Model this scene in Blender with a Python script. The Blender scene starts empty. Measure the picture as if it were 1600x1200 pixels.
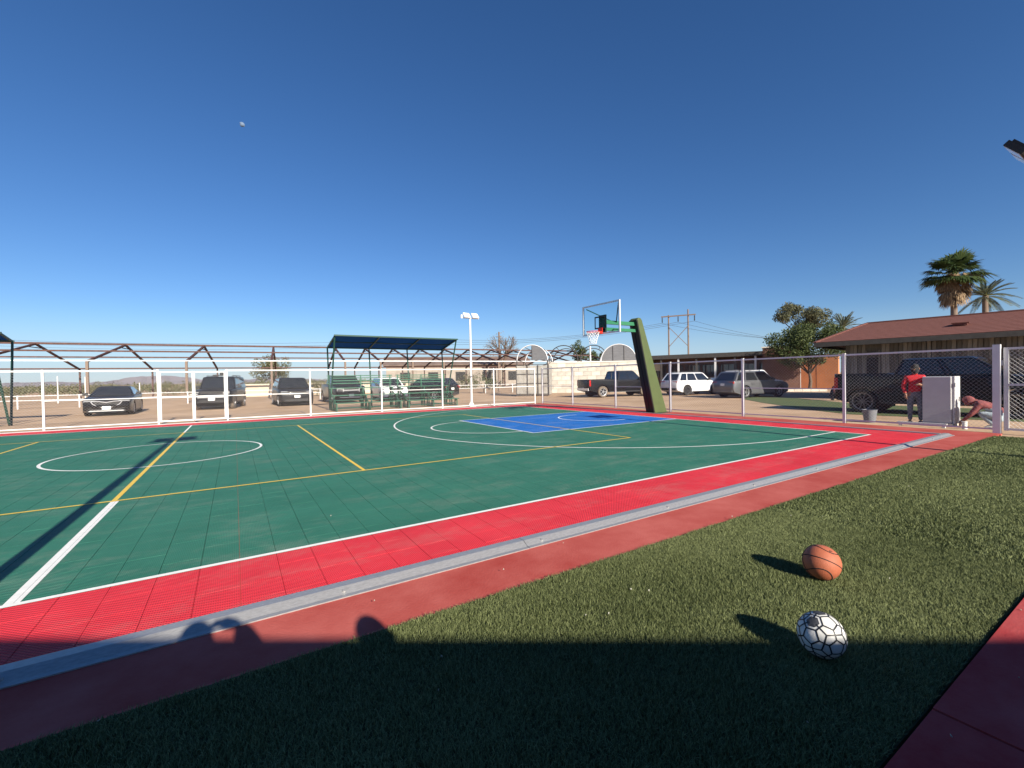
import bpy, bmesh, math, random
import numpy as np
from mathutils import Vector, Matrix, Euler
random.seed(7)
rng = np.random.default_rng(7)
scn = bpy.context.scene
COL = scn.collection
R = math.radians
PI = math.pi

# ------------------------------------------------------------------ camera, sky, sun, exposure
CAM_P = Vector((1.3157, -11.8202, 1.4510))
CAM_R = Vector((0.84705293, -0.53121281, -0.01772829))
CAM_U = Vector((0.02209587, 0.00186825, 0.99975411))
CAM_F = Vector((0.53104907, 0.84723637, -0.01332012))
FPX = 690.5143                                   # focal length in pixels of a 1600 px wide frame
cam = bpy.data.cameras.new('camera')
cam.sensor_width = 36.0
cam.lens = FPX / 1600 * 36
cam.clip_start = 0.05
cam.clip_end = 30000
camo = bpy.data.objects.new('camera', cam)
COL.objects.link(camo)
m3 = Matrix((CAM_R, CAM_U, -CAM_F)).transposed()
camo.matrix_world = Matrix.Translation(CAM_P) @ m3.to_4x4()
scn.camera = camo

SUN_EL, SUN_AZ = 26.0, 89.0                      # the light travels towards azimuth 89 (almost +Y)
world = bpy.data.worlds.new('World')
scn.world = world
world.use_nodes = True
wn = world.node_tree
bg = wn.nodes['Background']
sky = wn.nodes.new('ShaderNodeTexSky')
sky.sky_type = 'NISHITA'
sky.sun_disc = False
sky.sun_elevation = R(SUN_EL)
sky.sun_rotation = R(180)
sky.altitude = 300
sky.air_density = 1.0
sky.dust_density = 0.0
sky.ozone_density = 4.0
hs = wn.nodes.new('ShaderNodeHueSaturation')              # a deeper blue, as the clear desert sky is
hs.inputs['Saturation'].default_value = 1.16
wn.links.new(sky.outputs[0], hs.inputs['Color'])
tn = wn.nodes.new('ShaderNodeMix'); tn.data_type = 'RGBA'; tn.blend_type = 'MULTIPLY'; tn.inputs[0].default_value = 1.0
tn.inputs[7].default_value = (0.94, 0.96, 1.10, 1)
wn.links.new(hs.outputs[0], tn.inputs[6])
tc = wn.nodes.new('ShaderNodeTexCoord'); sp_ = wn.nodes.new('ShaderNodeSeparateXYZ'); wn.links.new(tc.outputs['Generated'], sp_.inputs[0])
hz = wn.nodes.new('ShaderNodeMapRange'); hz.interpolation_type = 'SMOOTHSTEP'                 # pale dust haze low over the horizon, all the way round
hz.inputs[1].default_value = 0.0; hz.inputs[2].default_value = 0.13; hz.inputs[3].default_value = 0.65; hz.inputs[4].default_value = 0.0
wn.links.new(sp_.outputs['Z'], hz.inputs[0])
hm = wn.nodes.new('ShaderNodeMix'); hm.data_type = 'RGBA'; wn.links.new(hz.outputs[0], hm.inputs[0]); wn.links.new(tn.outputs[2], hm.inputs[6]); hm.inputs[7].default_value = (4.0, 5.6, 7.4, 1)
wn.links.new(hm.outputs[2], bg.inputs[0])
bg.inputs[1].default_value = 0.056
sl = bpy.data.lights.new('sun', 'SUN')
sl.energy = 4.9
sl.angle = R(0.55)
sl.color = (1.0, 0.91, 0.77)
so = bpy.data.objects.new('sun', sl)
COL.objects.link(so)
LD = Vector((math.cos(R(SUN_EL)) * math.cos(R(SUN_AZ)), math.cos(R(SUN_EL)) * math.sin(R(SUN_AZ)), -math.sin(R(SUN_EL))))
so.rotation_euler = LD.to_track_quat('-Z', 'Y').to_euler()
so.location = (0, -40, 30)
scn.view_settings.view_transform = 'Standard'
scn.view_settings.look = 'None'
scn.view_settings.exposure = 0.92
scn.view_settings.gamma = 1.0
scn.view_settings.use_curve_mapping = False

# ------------------------------------------------------------------ helpers
def ray(x, y):
    return CAM_R * ((x - 800) / FPX) + CAM_U * ((600 - y) / FPX) + CAM_F
def at_depth(x, y, d):
    return CAM_P + ray(x, y) * d
def on_ground(x, y, z=0.0):
    r = ray(x, y)
    return CAM_P + r * ((z - CAM_P.z) / r.z)
def project(P):
    d = Vector(P) - CAM_P
    z = d.dot(CAM_F)
    return 800 + FPX * d.dot(CAM_R) / z, 600 - FPX * d.dot(CAM_U) / z, z

MATS = {}
def mat(name, col, rough=0.6, metal=0.0, var=0.0, scale=5.0, bump=0.0, bscale=None, spec=0.5, coat=0.0, stretch=(1, 1, 1), col2=None, emit=None, space='Object', trans=0.0, ior=1.45, alpha=1.0, detail=6):
    """a Principled material whose colour is varied by noise and whose relief is a noise bump"""
    if name in MATS:
        return MATS[name]
    m = bpy.data.materials.new(name)
    m.use_nodes = True
    nt = m.node_tree
    b = nt.nodes['Principled BSDF']
    b.inputs['Roughness'].default_value = rough
    b.inputs['Metallic'].default_value = metal
    b.inputs['Specular IOR Level'].default_value = spec
    b.inputs['Coat Weight'].default_value = coat
    b.inputs['Transmission Weight'].default_value = trans
    b.inputs['IOR'].default_value = ior
    b.inputs['Alpha'].default_value = alpha
    b.inputs['Base Color'].default_value = (*col, 1)
    if emit:
        b.inputs['Emission Color'].default_value = (*emit[0], 1)
        b.inputs['Emission Strength'].default_value = emit[1]
    if var or col2 or bump:
        if space == 'World':
            g = nt.nodes.new('ShaderNodeNewGeometry'); src = g.outputs['Position']
        else:
            g = nt.nodes.new('ShaderNodeTexCoord'); src = g.outputs['Object']
        mp = nt.nodes.new('ShaderNodeMapping'); mp.inputs['Scale'].default_value = stretch
        nt.links.new(src, mp.inputs[0])
        if var or col2:
            n = nt.nodes.new('ShaderNodeTexNoise'); n.inputs['Scale'].default_value = scale; n.inputs['Detail'].default_value = detail; n.inputs['Roughness'].default_value = 0.65
            nt.links.new(mp.outputs[0], n.inputs['Vector'])
            rp = nt.nodes.new('ShaderNodeValToRGB')
            rp.color_ramp.elements[0].position = 0.32; rp.color_ramp.elements[1].position = 0.70
            c1 = tuple(max(0, c * (1 - var)) for c in col); c2 = col2 or tuple(min(1, c * (1 + var)) for c in col)
            rp.color_ramp.elements[0].color = (*c1, 1); rp.color_ramp.elements[1].color = (*c2, 1)
            nt.links.new(n.outputs['Fac'], rp.inputs[0])
            nt.links.new(rp.outputs[0], b.inputs['Base Color'])
        if bump:
            n2 = nt.nodes.new('ShaderNodeTexNoise'); n2.inputs['Scale'].default_value = bscale or scale * 4; n2.inputs['Detail'].default_value = 5
            nt.links.new(mp.outputs[0], n2.inputs['Vector'])
            bp = nt.nodes.new('ShaderNodeBump'); bp.inputs['Strength'].default_value = bump; bp.inputs['Distance'].default_value = 0.02
            nt.links.new(n2.outputs['Fac'], bp.inputs['Height'])
            nt.links.new(bp.outputs[0], b.inputs['Normal'])
    MATS[name] = m
    return m

def tile_mat(name, col, hole=0.8, k=2 * PI / 0.026):
    """plastic court tile: small raised grid with recessed openings darkened for their inner shade, scuffs"""
    m = bpy.data.materials.new(name); m.use_nodes = True
    nt = m.node_tree; L = nt.links.new; N = nt.nodes.new
    b = nt.nodes['Principled BSDF']; b.inputs['Roughness'].default_value = 0.6; b.inputs['Specular IOR Level'].default_value = 0.12
    g = N('ShaderNodeNewGeometry'); s = N('ShaderNodeSeparateXYZ'); L(g.outputs['Position'], s.inputs[0])
    def mth(op, a, c=None):
        q = N('ShaderNodeMath'); q.operation = op
        if hasattr(a, 'links'): L(a, q.inputs[0])
        else: q.inputs[0].default_value = a
        if c is not None:
            if hasattr(c, 'links'): L(c, q.inputs[1])
            else: q.inputs[1].default_value = c
        return q.outputs[0]
    sx = mth('SINE', mth('MULTIPLY', s.outputs[0], k)); sy = mth('SINE', mth('MULTIPLY', s.outputs[1], k))
    h = mth('MULTIPLY', sx, sy)
    n = N('ShaderNodeTexNoise'); n.inputs['Scale'].default_value = 1.3; n.inputs['Detail'].default_value = 8; n.inputs['Roughness'].default_value = 0.7
    L(g.outputs['Position'], n.inputs['Vector'])
    mask = N('ShaderNodeMapRange'); mask.inputs[1].default_value = 0.25; mask.inputs[2].default_value = 0.7; mask.inputs[3].default_value = 0.0; mask.inputs[4].default_value = hole
    L(h, mask.inputs[0])
    rp = N('ShaderNodeValToRGB'); rp.color_ramp.elements[0].position = 0.3; rp.color_ramp.elements[1].position = 0.75
    rp.color_ramp.elements[0].color = (*(c * 0.86 for c in col), 1); rp.color_ramp.elements[1].color = (*(min(1, c * 1.12 + 0.006) for c in col), 1)
    L(n.outputs['Fac'], rp.inputs[0])
    # pale dusty scuffs
    n3 = N('ShaderNodeTexNoise'); n3.inputs['Scale'].default_value = 0.9; n3.inputs['Detail'].default_value = 12; n3.inputs['Roughness'].default_value = 0.8
    mp = N('ShaderNodeMapping'); mp.inputs['Scale'].default_value = (1.0, 2.2, 1); mp.inputs['Rotation'].default_value = (0, 0, 0.5); L(g.outputs['Position'], mp.inputs[0]); L(mp.outputs[0], n3.inputs['Vector'])
    r3 = N('ShaderNodeMapRange'); r3.inputs[1].default_value = 0.50; r3.inputs[2].default_value = 0.76; r3.inputs[3].default_value = 0.0; r3.inputs[4].default_value = 0.34
    L(n3.outputs['Fac'], r3.inputs[0])
    mx0 = N('ShaderNodeMix'); mx0.data_type = 'RGBA'; L(r3.outputs[0], mx0.inputs[0]); L(rp.outputs[0], mx0.inputs[6]); mx0.inputs[7].default_value = (0.42, 0.38, 0.32, 1)
    mx = N('ShaderNodeMix'); mx.data_type = 'RGBA'; L(mask.outputs[0], mx.inputs[0]); L(mx0.outputs[2], mx.inputs[6]); mx.inputs[7].default_value = (*(c * 0.25 for c in col), 1)  # openings get a darker colour that includes the shade inside them
    L(mx.outputs[2], b.inputs['Base Color'])
    bp = N('ShaderNodeBump'); bp.inputs['Strength'].default_value = 0.5; bp.inputs['Distance'].default_value = 0.003; bp.invert = True
    L(h, bp.inputs['Height']); L(bp.outputs[0], b.inputs['Normal'])
    return m

class MB:
    """collects faces; build() links them as one mesh object"""
    def __init__(s): s.v = []; s.f = []; s.m = []
    def add(s, vs, fs, mi=0):
        o = len(s.v); s.v += [tuple(v) for v in vs]; s.f += [tuple(i + o for i in f) for f in fs]; s.m += [mi] * len(fs)
        return s
    def box(s, c, d, rz=0, mi=0, rot=None):
        x, y, z = (k / 2 for k in d)
        M = rot or Matrix.Rotation(rz, 3, 'Z')
        vs = [Vector(c) + M @ Vector((a * x, b * y, e * z)) for a in (-1, 1) for b in (-1, 1) for e in (-1, 1)]
        return s.add(vs, [(0, 1, 3, 2), (4, 6, 7, 5), (0, 4, 5, 1), (2, 3, 7, 6), (0, 2, 6, 4), (1, 5, 7, 3)], mi)
    def bar(s, p0, p1, w, h=None, mi=0, up=(0, 0, 1)):
        """rectangular bar between two points"""
        h = h or w; p0 = Vector(p0); p1 = Vector(p1); d = (p1 - p0).normalized()
        u = Vector(up)
        if abs(d.dot(u)) > 0.98: u = Vector((1, 0, 0))
        a = d.cross(u).normalized() * (w / 2); b = a.cross(d).normalized() * (h / 2)
        vs = [p + i * a + j * b for p in (p0, p1) for i, j in ((-1, -1), (1, -1), (1, 1), (-1, 1))]
        return s.add(vs, [(0, 1, 2, 3), (7, 6, 5, 4), (0, 4, 5, 1), (1, 5, 6, 2), (2, 6, 7, 3), (3, 7, 4, 0)], mi)
    def tube(s, p0, p1, r0, r1=None, n=8, mi=0, cap=True):
        r1 = r0 if r1 is None else r1
        p0 = Vector(p0); p1 = Vector(p1); d = (p1 - p0).normalized()
        u = Vector((0, 0, 1)) if abs(d.z) < 0.95 else Vector((1, 0, 0))
        a = d.cross(u).normalized(); b = a.cross(d)
        vs = []
        for p, r in ((p0, r0), (p1, r1)):
            for i in range(n):
                t = 2 * PI * i / n; vs.append(p + a * (r * math.cos(t)) + b * (r * math.sin(t)))
        fs = [(i, (i + 1) % n, n + (i + 1) % n, n + i) for i in range(n)]
        if cap: fs += [tuple(range(n - 1, -1, -1)), tuple(range(n, 2 * n))]
        return s.add(vs, fs, mi)
    def path(s, pts, rs, n=8, mi=0):
        """one tube through many points"""
        pts = [Vector(p) for p in pts]
        if not hasattr(rs, '__len__'): rs = [rs] * len(pts)
        vs = []; a = None
        for k, p in enumerate(pts):
            d = (pts[min(k + 1, len(pts) - 1)] - pts[max(k - 1, 0)]).normalized()
            if a is None:
                u = Vector((0, 0, 1)) if abs(d.z) < 0.9 else Vector((1, 0, 0)); a = d.cross(u).normalized()
            else: a = (a - d * a.dot(d)).normalized()
            b = a.cross(d)
            for i in range(n):
                t = 2 * PI * i / n; vs.append(p + a * (rs[k] * math.cos(t)) + b * (rs[k] * math.sin(t)))
        fs = []
        for k in range(len(pts) - 1):
            fs += [(k * n + i, k * n + (i + 1) % n, (k + 1) * n + (i + 1) % n, (k + 1) * n + i) for i in range(n)]
        fs += [tuple(range(n - 1, -1, -1)), tuple((len(pts) - 1) * n + i for i in range(n))]
        return s.add(vs, fs, mi)
    def prism(s, poly, y0, y1, mi=0, M=None):
        """polygon in XZ extruded along Y"""
        n = len(poly)
        vs = [Vector((x, y, z)) for y in (y0, y1) for x, z in poly]
        if M: vs = [M @ v for v in vs]
        fs = [(i, (i + 1) % n, n + (i + 1) % n, n + i) for i in range(n)] + [tuple(range(n - 1, -1, -1)), tuple(range(n, 2 * n))]
        return s.add(vs, fs, mi)
    def slab(s, poly, z0, z1, mi=0):
        n = len(poly)
        vs = [(p[0], p[1], z) for z in (z0, z1) for p in poly]
        fs = [(i, (i + 1) % n, n + (i + 1) % n, n + i) for i in range(n)] + [tuple(range(n - 1, -1, -1)), tuple(range(n, 2 * n))]
        return s.add(vs, fs, mi)
    def lathe(s, prof, axis='Z', n=24, c=(0, 0, 0), mi=0, close=False):
        vs = []; c = Vector(c)
        for r, h in prof:
            for i in range(n):
                t = 2 * PI * i / n; a, b = r * math.cos(t), r * math.sin(t)
                vs.append(c + (Vector((a, b, h)) if axis == 'Z' else Vector((a, h, b)) if axis == 'Y' else Vector((h, a, b))))
        m = len(prof); fs = []
        for k in range(m if close else m - 1):
            k2 = (k + 1) % m
            fs += [(k * n + i, k * n + (i + 1) % n, k2 * n + (i + 1) % n, k2 * n + i) for i in range(n)]
        return s.add(vs, fs, mi)
    def mesh(s, name, mats, smooth=None):
        me = bpy.data.meshes.new(name)
        me.from_pydata(s.v, [], s.f)
        for q in (mats if isinstance(mats, (list, tuple)) else [mats]): me.materials.append(q)
        if any(s.m): me.polygons.foreach_set('material_index', s.m)
        bm = bmesh.new(); bm.from_mesh(me); bmesh.ops.recalc_face_normals(bm, faces=bm.faces); bm.to_mesh(me); bm.free()
        if smooth is not None:
            me.polygons.foreach_set('use_smooth', [True] * len(me.polygons)); me.set_sharp_from_angle(angle=R(smooth))
        me.update()
        return me
    def build(s, name, mats, parent=None, smooth=None, kind=None, **k):
        return link(name, s.mesh(name, mats, smooth), parent, kind, **k)

def link(name, me, parent=None, kind=None, loc=None, rz=None, label=None):
    o = bpy.data.objects.new(name, me); COL.objects.link(o)
    if parent: o.parent = parent
    if kind: o['kind'] = kind
    if loc is not None: o.location = loc
    if rz is not None: o.rotation_euler = (0, 0, rz)
    if label: o['label'] = label
    return o
def tag(o, label, cat, group=None):
    o['label'] = label; o['category'] = cat
    if group: o['group'] = group
    return o
def thing(name, label, cat, loc=(0, 0, 0), rz=0, group=None):
    o = bpy.data.objects.new(name, None); o.empty_display_size = 0.2; COL.objects.link(o)
    o.location = loc; o.rotation_euler = (0, 0, rz)
    return tag(o, label, cat, group)
def copy_tree(o, parent=None):
    c = o.copy(); COL.objects.link(c)
    if parent: c.parent = parent
    for ch in list(o.children): copy_tree(ch, c)
    return c
def tri_mesh(name, verts, faces_n, mats, tint=None, per=None):
    """fast mesh from numpy: verts (N,3), all faces with `faces_n` consecutive vertices; optional per-vertex tint"""
    nf = len(verts) // faces_n
    me = bpy.data.meshes.new(name)
    me.vertices.add(len(verts)); me.vertices.foreach_set('co', np.asarray(verts, np.float32).ravel())
    me.loops.add(len(verts)); me.loops.foreach_set('vertex_index', np.arange(len(verts), dtype=np.int32))
    me.polygons.add(nf); me.polygons.foreach_set('loop_start', np.arange(nf, dtype=np.int32) * faces_n)
    for q in (mats if isinstance(mats, (list, tuple)) else [mats]): me.materials.append(q)
    if tint is not None:
        at = me.attributes.new('tint', 'FLOAT', 'POINT'); at.data.foreach_set('value', np.asarray(tint, np.float32))
    me.update(calc_edges=True)
    return me

def leaf_mat(name, c1, c2, rough=0.6, transl=0.25):
    """leaf colour picked by the leaf's own tint attribute"""
    m = bpy.data.materials.new(name); m.use_nodes = True
    nt = m.node_tree; N = nt.nodes.new; L = nt.links.new
    b = nt.nodes['Principled BSDF']; b.inputs['Roughness'].default_value = rough; b.inputs['Specular IOR Level'].default_value = 0.25
    a = N('ShaderNodeAttribute'); a.attribute_name = 'tint'
    mx = N('ShaderNodeMix'); mx.data_type = 'RGBA'; L(a.outputs['Fac'], mx.inputs[0]); mx.inputs[6].default_value = (*c1, 1); mx.inputs[7].default_value = (*c2, 1)
    L(mx.outputs[2], b.inputs['Base Color'])
    if transl:
        t = N('ShaderNodeBsdfTranslucent'); L(mx.outputs[2], t.inputs[0])
        ms = N('ShaderNodeMixShader'); ms.inputs[0].default_value = transl
        L(b.outputs[0], ms.inputs[1]); L(t.outputs[0], ms.inputs[2]); L(ms.outputs[0], nt.nodes['Material Output'].inputs[0])
    return m

def leaves(centres, radii, n_per, size, squash=0.8):
    """leaf-sized quads spread through clumps: returns verts and tint"""
    V = []; T = []
    for c, r in zip(centres, radii):
        n = max(3, int(n_per * r * r))
        d = rng.normal(size=(n, 3)); d /= np.linalg.norm(d, axis=1)[:, None]
        rad = r * rng.uniform(0.25, 1.0, (n, 1)) ** 0.6
        p = np.asarray(c) + d * rad * np.array([1, 1, squash])
        a = rng.normal(size=(n, 3)); a /= np.linalg.norm(a, axis=1)[:, None]
        b = np.cross(a, rng.normal(size=(n, 3))); b /= np.linalg.norm(b, axis=1)[:, None]
        sz = size * rng.uniform(0.6, 1.4, (n, 1))
        q = np.stack([p - a * sz, p + b * sz * 0.45, p + a * sz, p - b * sz * 0.45], 1).reshape(-1, 3)
        V.append(q); T.append(np.repeat(rng.uniform(0, 1, n), 4))
    return np.concatenate(V), np.concatenate(T)

# ------------------------------------------------------------------ materials
M_red = tile_mat('red_tile', (0.72, 0.040, 0.056))
M_green = tile_mat('green_tile', (0.040, 0.182, 0.122))
M_blue = tile_mat('blue_tile', (0.020, 0.165, 0.54))
M_wline = mat('white_line_paint', (0.78, 0.78, 0.74), 0.55, var=0.08, scale=14)
M_yline = mat('yellow_line_paint', (0.74, 0.50, 0.06), 0.55, var=0.12, scale=14)
M_galv = mat('galvanised_steel', (0.40, 0.40, 0.40), 0.45, metal=0.55, var=0.16, scale=9, stretch=(3, 12, 12), bump=0.08)
M_conc_red = mat('red_painted_concrete', (0.44, 0.068, 0.056), 0.85, var=0.22, scale=1.4, col2=(0.48, 0.125, 0.105), spec=0.12, bump=0.18, bscale=60, space='World', detail=10)
M_edge_red = mat('red_concrete_edge', (0.50, 0.075, 0.058), 0.8, var=0.2, scale=12, bump=0.3, bscale=50, space='World')
M_path_red = mat('deep_red_painted_concrete', (0.42, 0.028, 0.034), 0.7, var=0.25, scale=1.6, col2=(0.42, 0.085, 0.080), spec=0.15, bump=0.12, bscale=40, space='World', stretch=(1, 1.6, 1), detail=10)
M_dirt = mat('dry_dirt', (0.47, 0.32, 0.205), 0.95, var=0.2, scale=0.45, col2=(0.56, 0.40, 0.27), bump=0.5, bscale=9, space='World', detail=12, spec=0.1)
M_white = mat('white_paint', (0.70, 0.70, 0.68), 0.4, var=0.05, scale=6)
M_mesh = mat('white_coated_wire', (0.45, 0.45, 0.45), 0.5)
M_conc = mat('pale_block_wall', (0.56, 0.52, 0.45), 0.9, var=0.14, scale=1.2, bump=0.3, bscale=22, detail=10)
M_black = mat('black_rubber', (0.012, 0.012, 0.013), 0.75)
M_tyre = mat('tyre_rubber', (0.022, 0.021, 0.020), 0.85, var=0.3, scale=8)
M_dust = mat('dusty_tyre', (0.16, 0.13, 0.10), 0.95, var=0.3, scale=7)
M_glass = mat('dark_car_glass', (0.012, 0.015, 0.018), 0.04, spec=0.9, coat=0.5)
M_chrome = mat('chrome', (0.78, 0.79, 0.80), 0.22, metal=0.45)
M_alloy = mat('alloy_wheel', (0.50, 0.51, 0.53), 0.32, metal=0.8)
M_darkalloy = mat('dark_alloy_wheel', (0.13, 0.13, 0.14), 0.3, metal=0.7)
M_plate = mat('number_plate', (0.75, 0.76, 0.75), 0.5)
M_lamp = mat('clear_headlamp', (0.26, 0.27, 0.28), 0.12, spec=0.8, coat=0.6)
M_tail = mat('red_tail_lamp', (0.42, 0.012, 0.012), 0.2, coat=0.6)
M_trim = mat('dark_plastic_trim', (0.022, 0.022, 0.024), 0.6, var=0.2, scale=5)
M_brown = mat('brown_rusty_steel', (0.085, 0.040, 0.032), 0.7, var=0.35, scale=4)
M_dgreen = mat('dark_green_paint', (0.012, 0.055, 0.042), 0.45)
M_bgreen = mat('green_bleacher_paint', (0.022, 0.115, 0.066), 0.45, var=0.12, scale=3)
M_bluecloth = mat('blue_shade_cloth', (0.010, 0.085, 0.24), 0.9, var=0.10, scale=2, bump=0.15, bscale=20)
M_bluecloth = leaf_mat('translucent_blue_shade_cloth', (0.012, 0.13, 0.40), (0.012, 0.13, 0.40), 0.9, 0.42)
M_olive = mat('olive_green_padding', (0.072, 0.098, 0.036), 0.55, var=0.08, scale=4, bump=0.06)
M_hoopgreen = mat('hoop_green_steel', (0.035, 0.17, 0.085), 0.4, var=0.05)
M_redrim = mat('red_rim_paint', (0.62, 0.03, 0.015), 0.35)
M_net = mat('white_net_cord', (0.80, 0.80, 0.78), 0.8)
M_bark = mat('grey_bark', (0.13, 0.095, 0.07), 0.95, var=0.35, scale=6, bump=0.5)
M_wire = mat('power_cable', (0.06, 0.06, 0.07), 0.6)
M_pole = mat('weathered_pole', (0.19, 0.14, 0.11), 0.9, var=0.2, scale=4, stretch=(8, 8, 1))
# ------------------------------------------------------------------ ground
g = MB(); g.add([(-9000, -9000, -0.034), (9000, -9000, -0.034), (9000, 12000, -0.034), (-9000, 12000, -0.034)], [(0, 1, 2, 3)])
g.build('ground', M_dirt, kind='structure')
# far desert mountains, a low ridge beyond the scrub
ms = []; MN = 90
M_mount = mat('haze_tinted_rock', (0.27, 0.25, 0.27), 1.0, var=0.12, scale=0.002, spec=0.0)  # distance haze is mixed into the rock colour
mv = []
for i in range(MN + 1):
    px = -250 + 800 * i / MN
    hgt = 2.0 + 9.0 * math.exp(-((px - 225) / 55) ** 2) + 6 * math.exp(-((px - 285) / 40) ** 2) + 4 * math.exp(-((px - 60) / 90) ** 2) + 5 * math.exp(-((px - 430) / 70) ** 2) + random.uniform(-0.7, 0.7)
    r = ray(px, 603); r.z = 0; r.normalize()
    b = Vector((CAM_P.x, CAM_P.y, 0)) + r * 7600
    hh = hgt / FPX * 7600 * 0.85
    mv.append((b - r * 900 + Vector((0, 0, -0.5)), b + Vector((0, 0, hh)) + r * random.uniform(-60, 60), b - r * 420 + Vector((0, 0, hh * random.uniform(0.35, 0.6))), b + r * 900 + Vector((0, 0, -0.5))))
mm = MB()
vv = [p for q in mv for p in (q[0], q[2], q[1], q[3])]
mm.add(vv, [(4 * i + k, 4 * i + 4 + k, 4 * i + 5 + k, 4 * i + 1 + k) for i in range(MN) for k in range(3)])
mm.build('mountains', M_mount, kind='structure')

# ------------------------------------------------------------------ the sports court
S = 0.26431; X0 = 0.26; Y0 = -7.59
court = bpy.data.objects.new('sports_court', None); COL.objects.link(court); court['kind'] = 'structure'
cb = MB(); cb.box((0, -0.25, -0.066), (32.4, 17.93, 0.1))
base = cb.build('concrete_apron', [M_conc_red], kind='structure')
# raised rough red lip where the apron meets the turf
eb = MB()
for i in range(116):
    x0 = -13 + i * 0.25; w = random.uniform(0.012, 0.04)
    eb.add([(x0, -9.205 + random.uniform(-.004, .004), -0.013), (x0 + .25, -9.205 + random.uniform(-.004, .004), -0.013), (x0 + .25, -9.222 - random.uniform(.0, .025), -0.012), (x0, -9.222 - w, -0.012), (x0, -9.235 - w, -0.05), (x0 + .25, -9.235, -0.05)],
           [(0, 1, 2, 3), (3, 2, 5, 4)])
eb.build('concrete_lip', M_edge_red, base)
def region(x, y):
    ax = abs(x)
    if not (-7.59 < y < 7.21 and ax < 13.74): return 'red'
    if 7.92 < ax and -2.31 < y < 2.19: return 'blue'
    return 'green'
TM = {'red': M_red, 'green': M_green, 'blue': M_blue}
XMAX, XMIN, YMIN, YMAX = 14.78, -14.78, -8.50, 8.27
def tile_geo(x0, x1, y0, y1, z=0.0):
    g_ = 0.0012; b_ = 0.003
    def rect(a, zz): c = a * .2; return [(x0 + a, y0 + c, zz), (x1 - a, y0 + c, zz), (x1 - a, y1 - c, zz), (x0 + a, y1 - c, zz)]
    vs = rect(g_, -0.015) + rect(g_, z - 0.0018) + rect(g_ + b_, z)
    fs = [(i, (i + 1) % 4, 4 + (i + 1) % 4, 4 + i) for i in range(4)] + [(4 + i, 4 + (i + 1) % 4, 8 + (i + 1) % 4, 8 + i) for i in range(4)] + [(8, 9, 10, 11)]
    return vs, fs
cells = []
i0 = int(math.floor((XMIN - X0) / S)); i1 = int(math.ceil((XMAX - X0) / S)); j0 = int(math.floor((YMIN - Y0) / S)); j1 = int(math.ceil((YMAX - Y0) / S))
for i in range(i0, i1):
    for j in range(j0, j1):
        xa, xb = max(X0 + i * S, XMIN), min(X0 + i * S + S, XMAX); ya, yb = max(Y0 + j * S, YMIN), min(Y0 + j * S + S, YMAX)
        if xb - xa < 0.03 or yb - ya < 0.03: continue
        x, y = (xa + xb) / 2, (ya + yb) / 2
        d = (Vector((x, y, 0)) - CAM_P).dot(CAM_F); ok = False
        if d > 0.5:
            px, py, _ = project((x, y, 0)); ok = -10 < px < 1610 and py < 1210
        cells.append((0 if ok else 1, d if ok else 1e9, xa, xb, ya, yb, region(x, y)))
cells.sort()
shared = {}
field = {c: MB() for c in TM}
for k, (o_, d, xa, xb, ya, yb, c) in enumerate(cells):
    if k < 300:
        key = (c, round(xb - xa, 3), round(yb - ya, 3))
        if key not in shared:
            w, h = (xb - xa) / 2, (yb - ya) / 2
            b = MB(); b.add(*tile_geo(-w, w, -h, h)); shared[key] = b.mesh('tile', TM[c])
        t = link('tile', shared[key], court, loc=((xa + xb) / 2, (ya + yb) / 2, random.uniform(-0.0008, 0.0003)))
        t.rotation_euler = (random.uniform(-.002, .002), random.uniform(-.002, .002), random.uniform(-.0015, .0015))
    else:
        field[c].add(*tile_geo(xa, xb, ya, yb, random.uniform(-0.0006, 0.0002)))
for c, b in field.items():
    me = bpy.data.meshes.new('tile_field'); me.from_pydata(b.v, [], b.f); me.materials.append(TM[c])
    link('tile_field', me, court, 'stuff')
# painted lines, thin sheets lying on the tiles
LZ = 0.0024
def hline(pts, w, name, m, z=LZ):
    """painted strip along a polyline"""
    b = MB(); n = len(pts); P = [Vector((x, y, 0)) for x, y in pts]; L_ = []; R_ = []
    for i in range(n):
        d = (P[min(i + 1, n - 1)] - P[max(i - 1, 0)]).normalized(); nn = Vector((-d.y, d.x, 0)) * (w / 2)
        L_.append(P[i] + nn + Vector((0, 0, z))); R_.append(P[i] - nn + Vector((0, 0, z)))
    b.add(L_ + R_, [(i, n + i, n + i + 1, i + 1) for i in range(n - 1)])
    return b.build(name, m, court)
def seg(a, b, w, name, m, z=LZ, n=12): return hline([(a[0] + (b[0] - a[0]) * i / n, a[1] + (b[1] - a[1]) * i / n) for i in range(n + 1)], w, name, m, z)
def arc(cx, cy, r, a0, a1, n=72): return [(cx + r * math.cos(R(a0 + (a1 - a0) * i / n)), cy + r * math.sin(R(a0 + (a1 - a0) * i / n))) for i in range(n + 1)]
LX, YN, YF = 13.7135, -7.5661, 7.235
seg((-LX - .025, YN), (LX + .025, YN), 0.05, 'sideline', M_wline); seg((-LX - .025, YF), (LX + .025, YF), 0.05, 'sideline', M_wline)
for s in (-1, 1): seg((s * LX, YN + .025), (s * LX, YF - .025), 0.05, 'baseline', M_wline)
seg((0, YN + .025), (0, -4.53), 0.05, 'center_line', M_wline); seg((0, 4.53), (0, YF - .025), 0.05, 'center_line', M_wline)
seg((0.042, YN + .025), (0.042, -4.53), 0.03, 'center_line', M_wline)
seg((0, -4.53), (0, 4.53), 0.055, 'volleyball_center_line', M_yline)
hline(arc(0, 0, 1.80, 0, 360, 96), 0.05, 'center_circle', M_wline, LZ + .0012)
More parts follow.
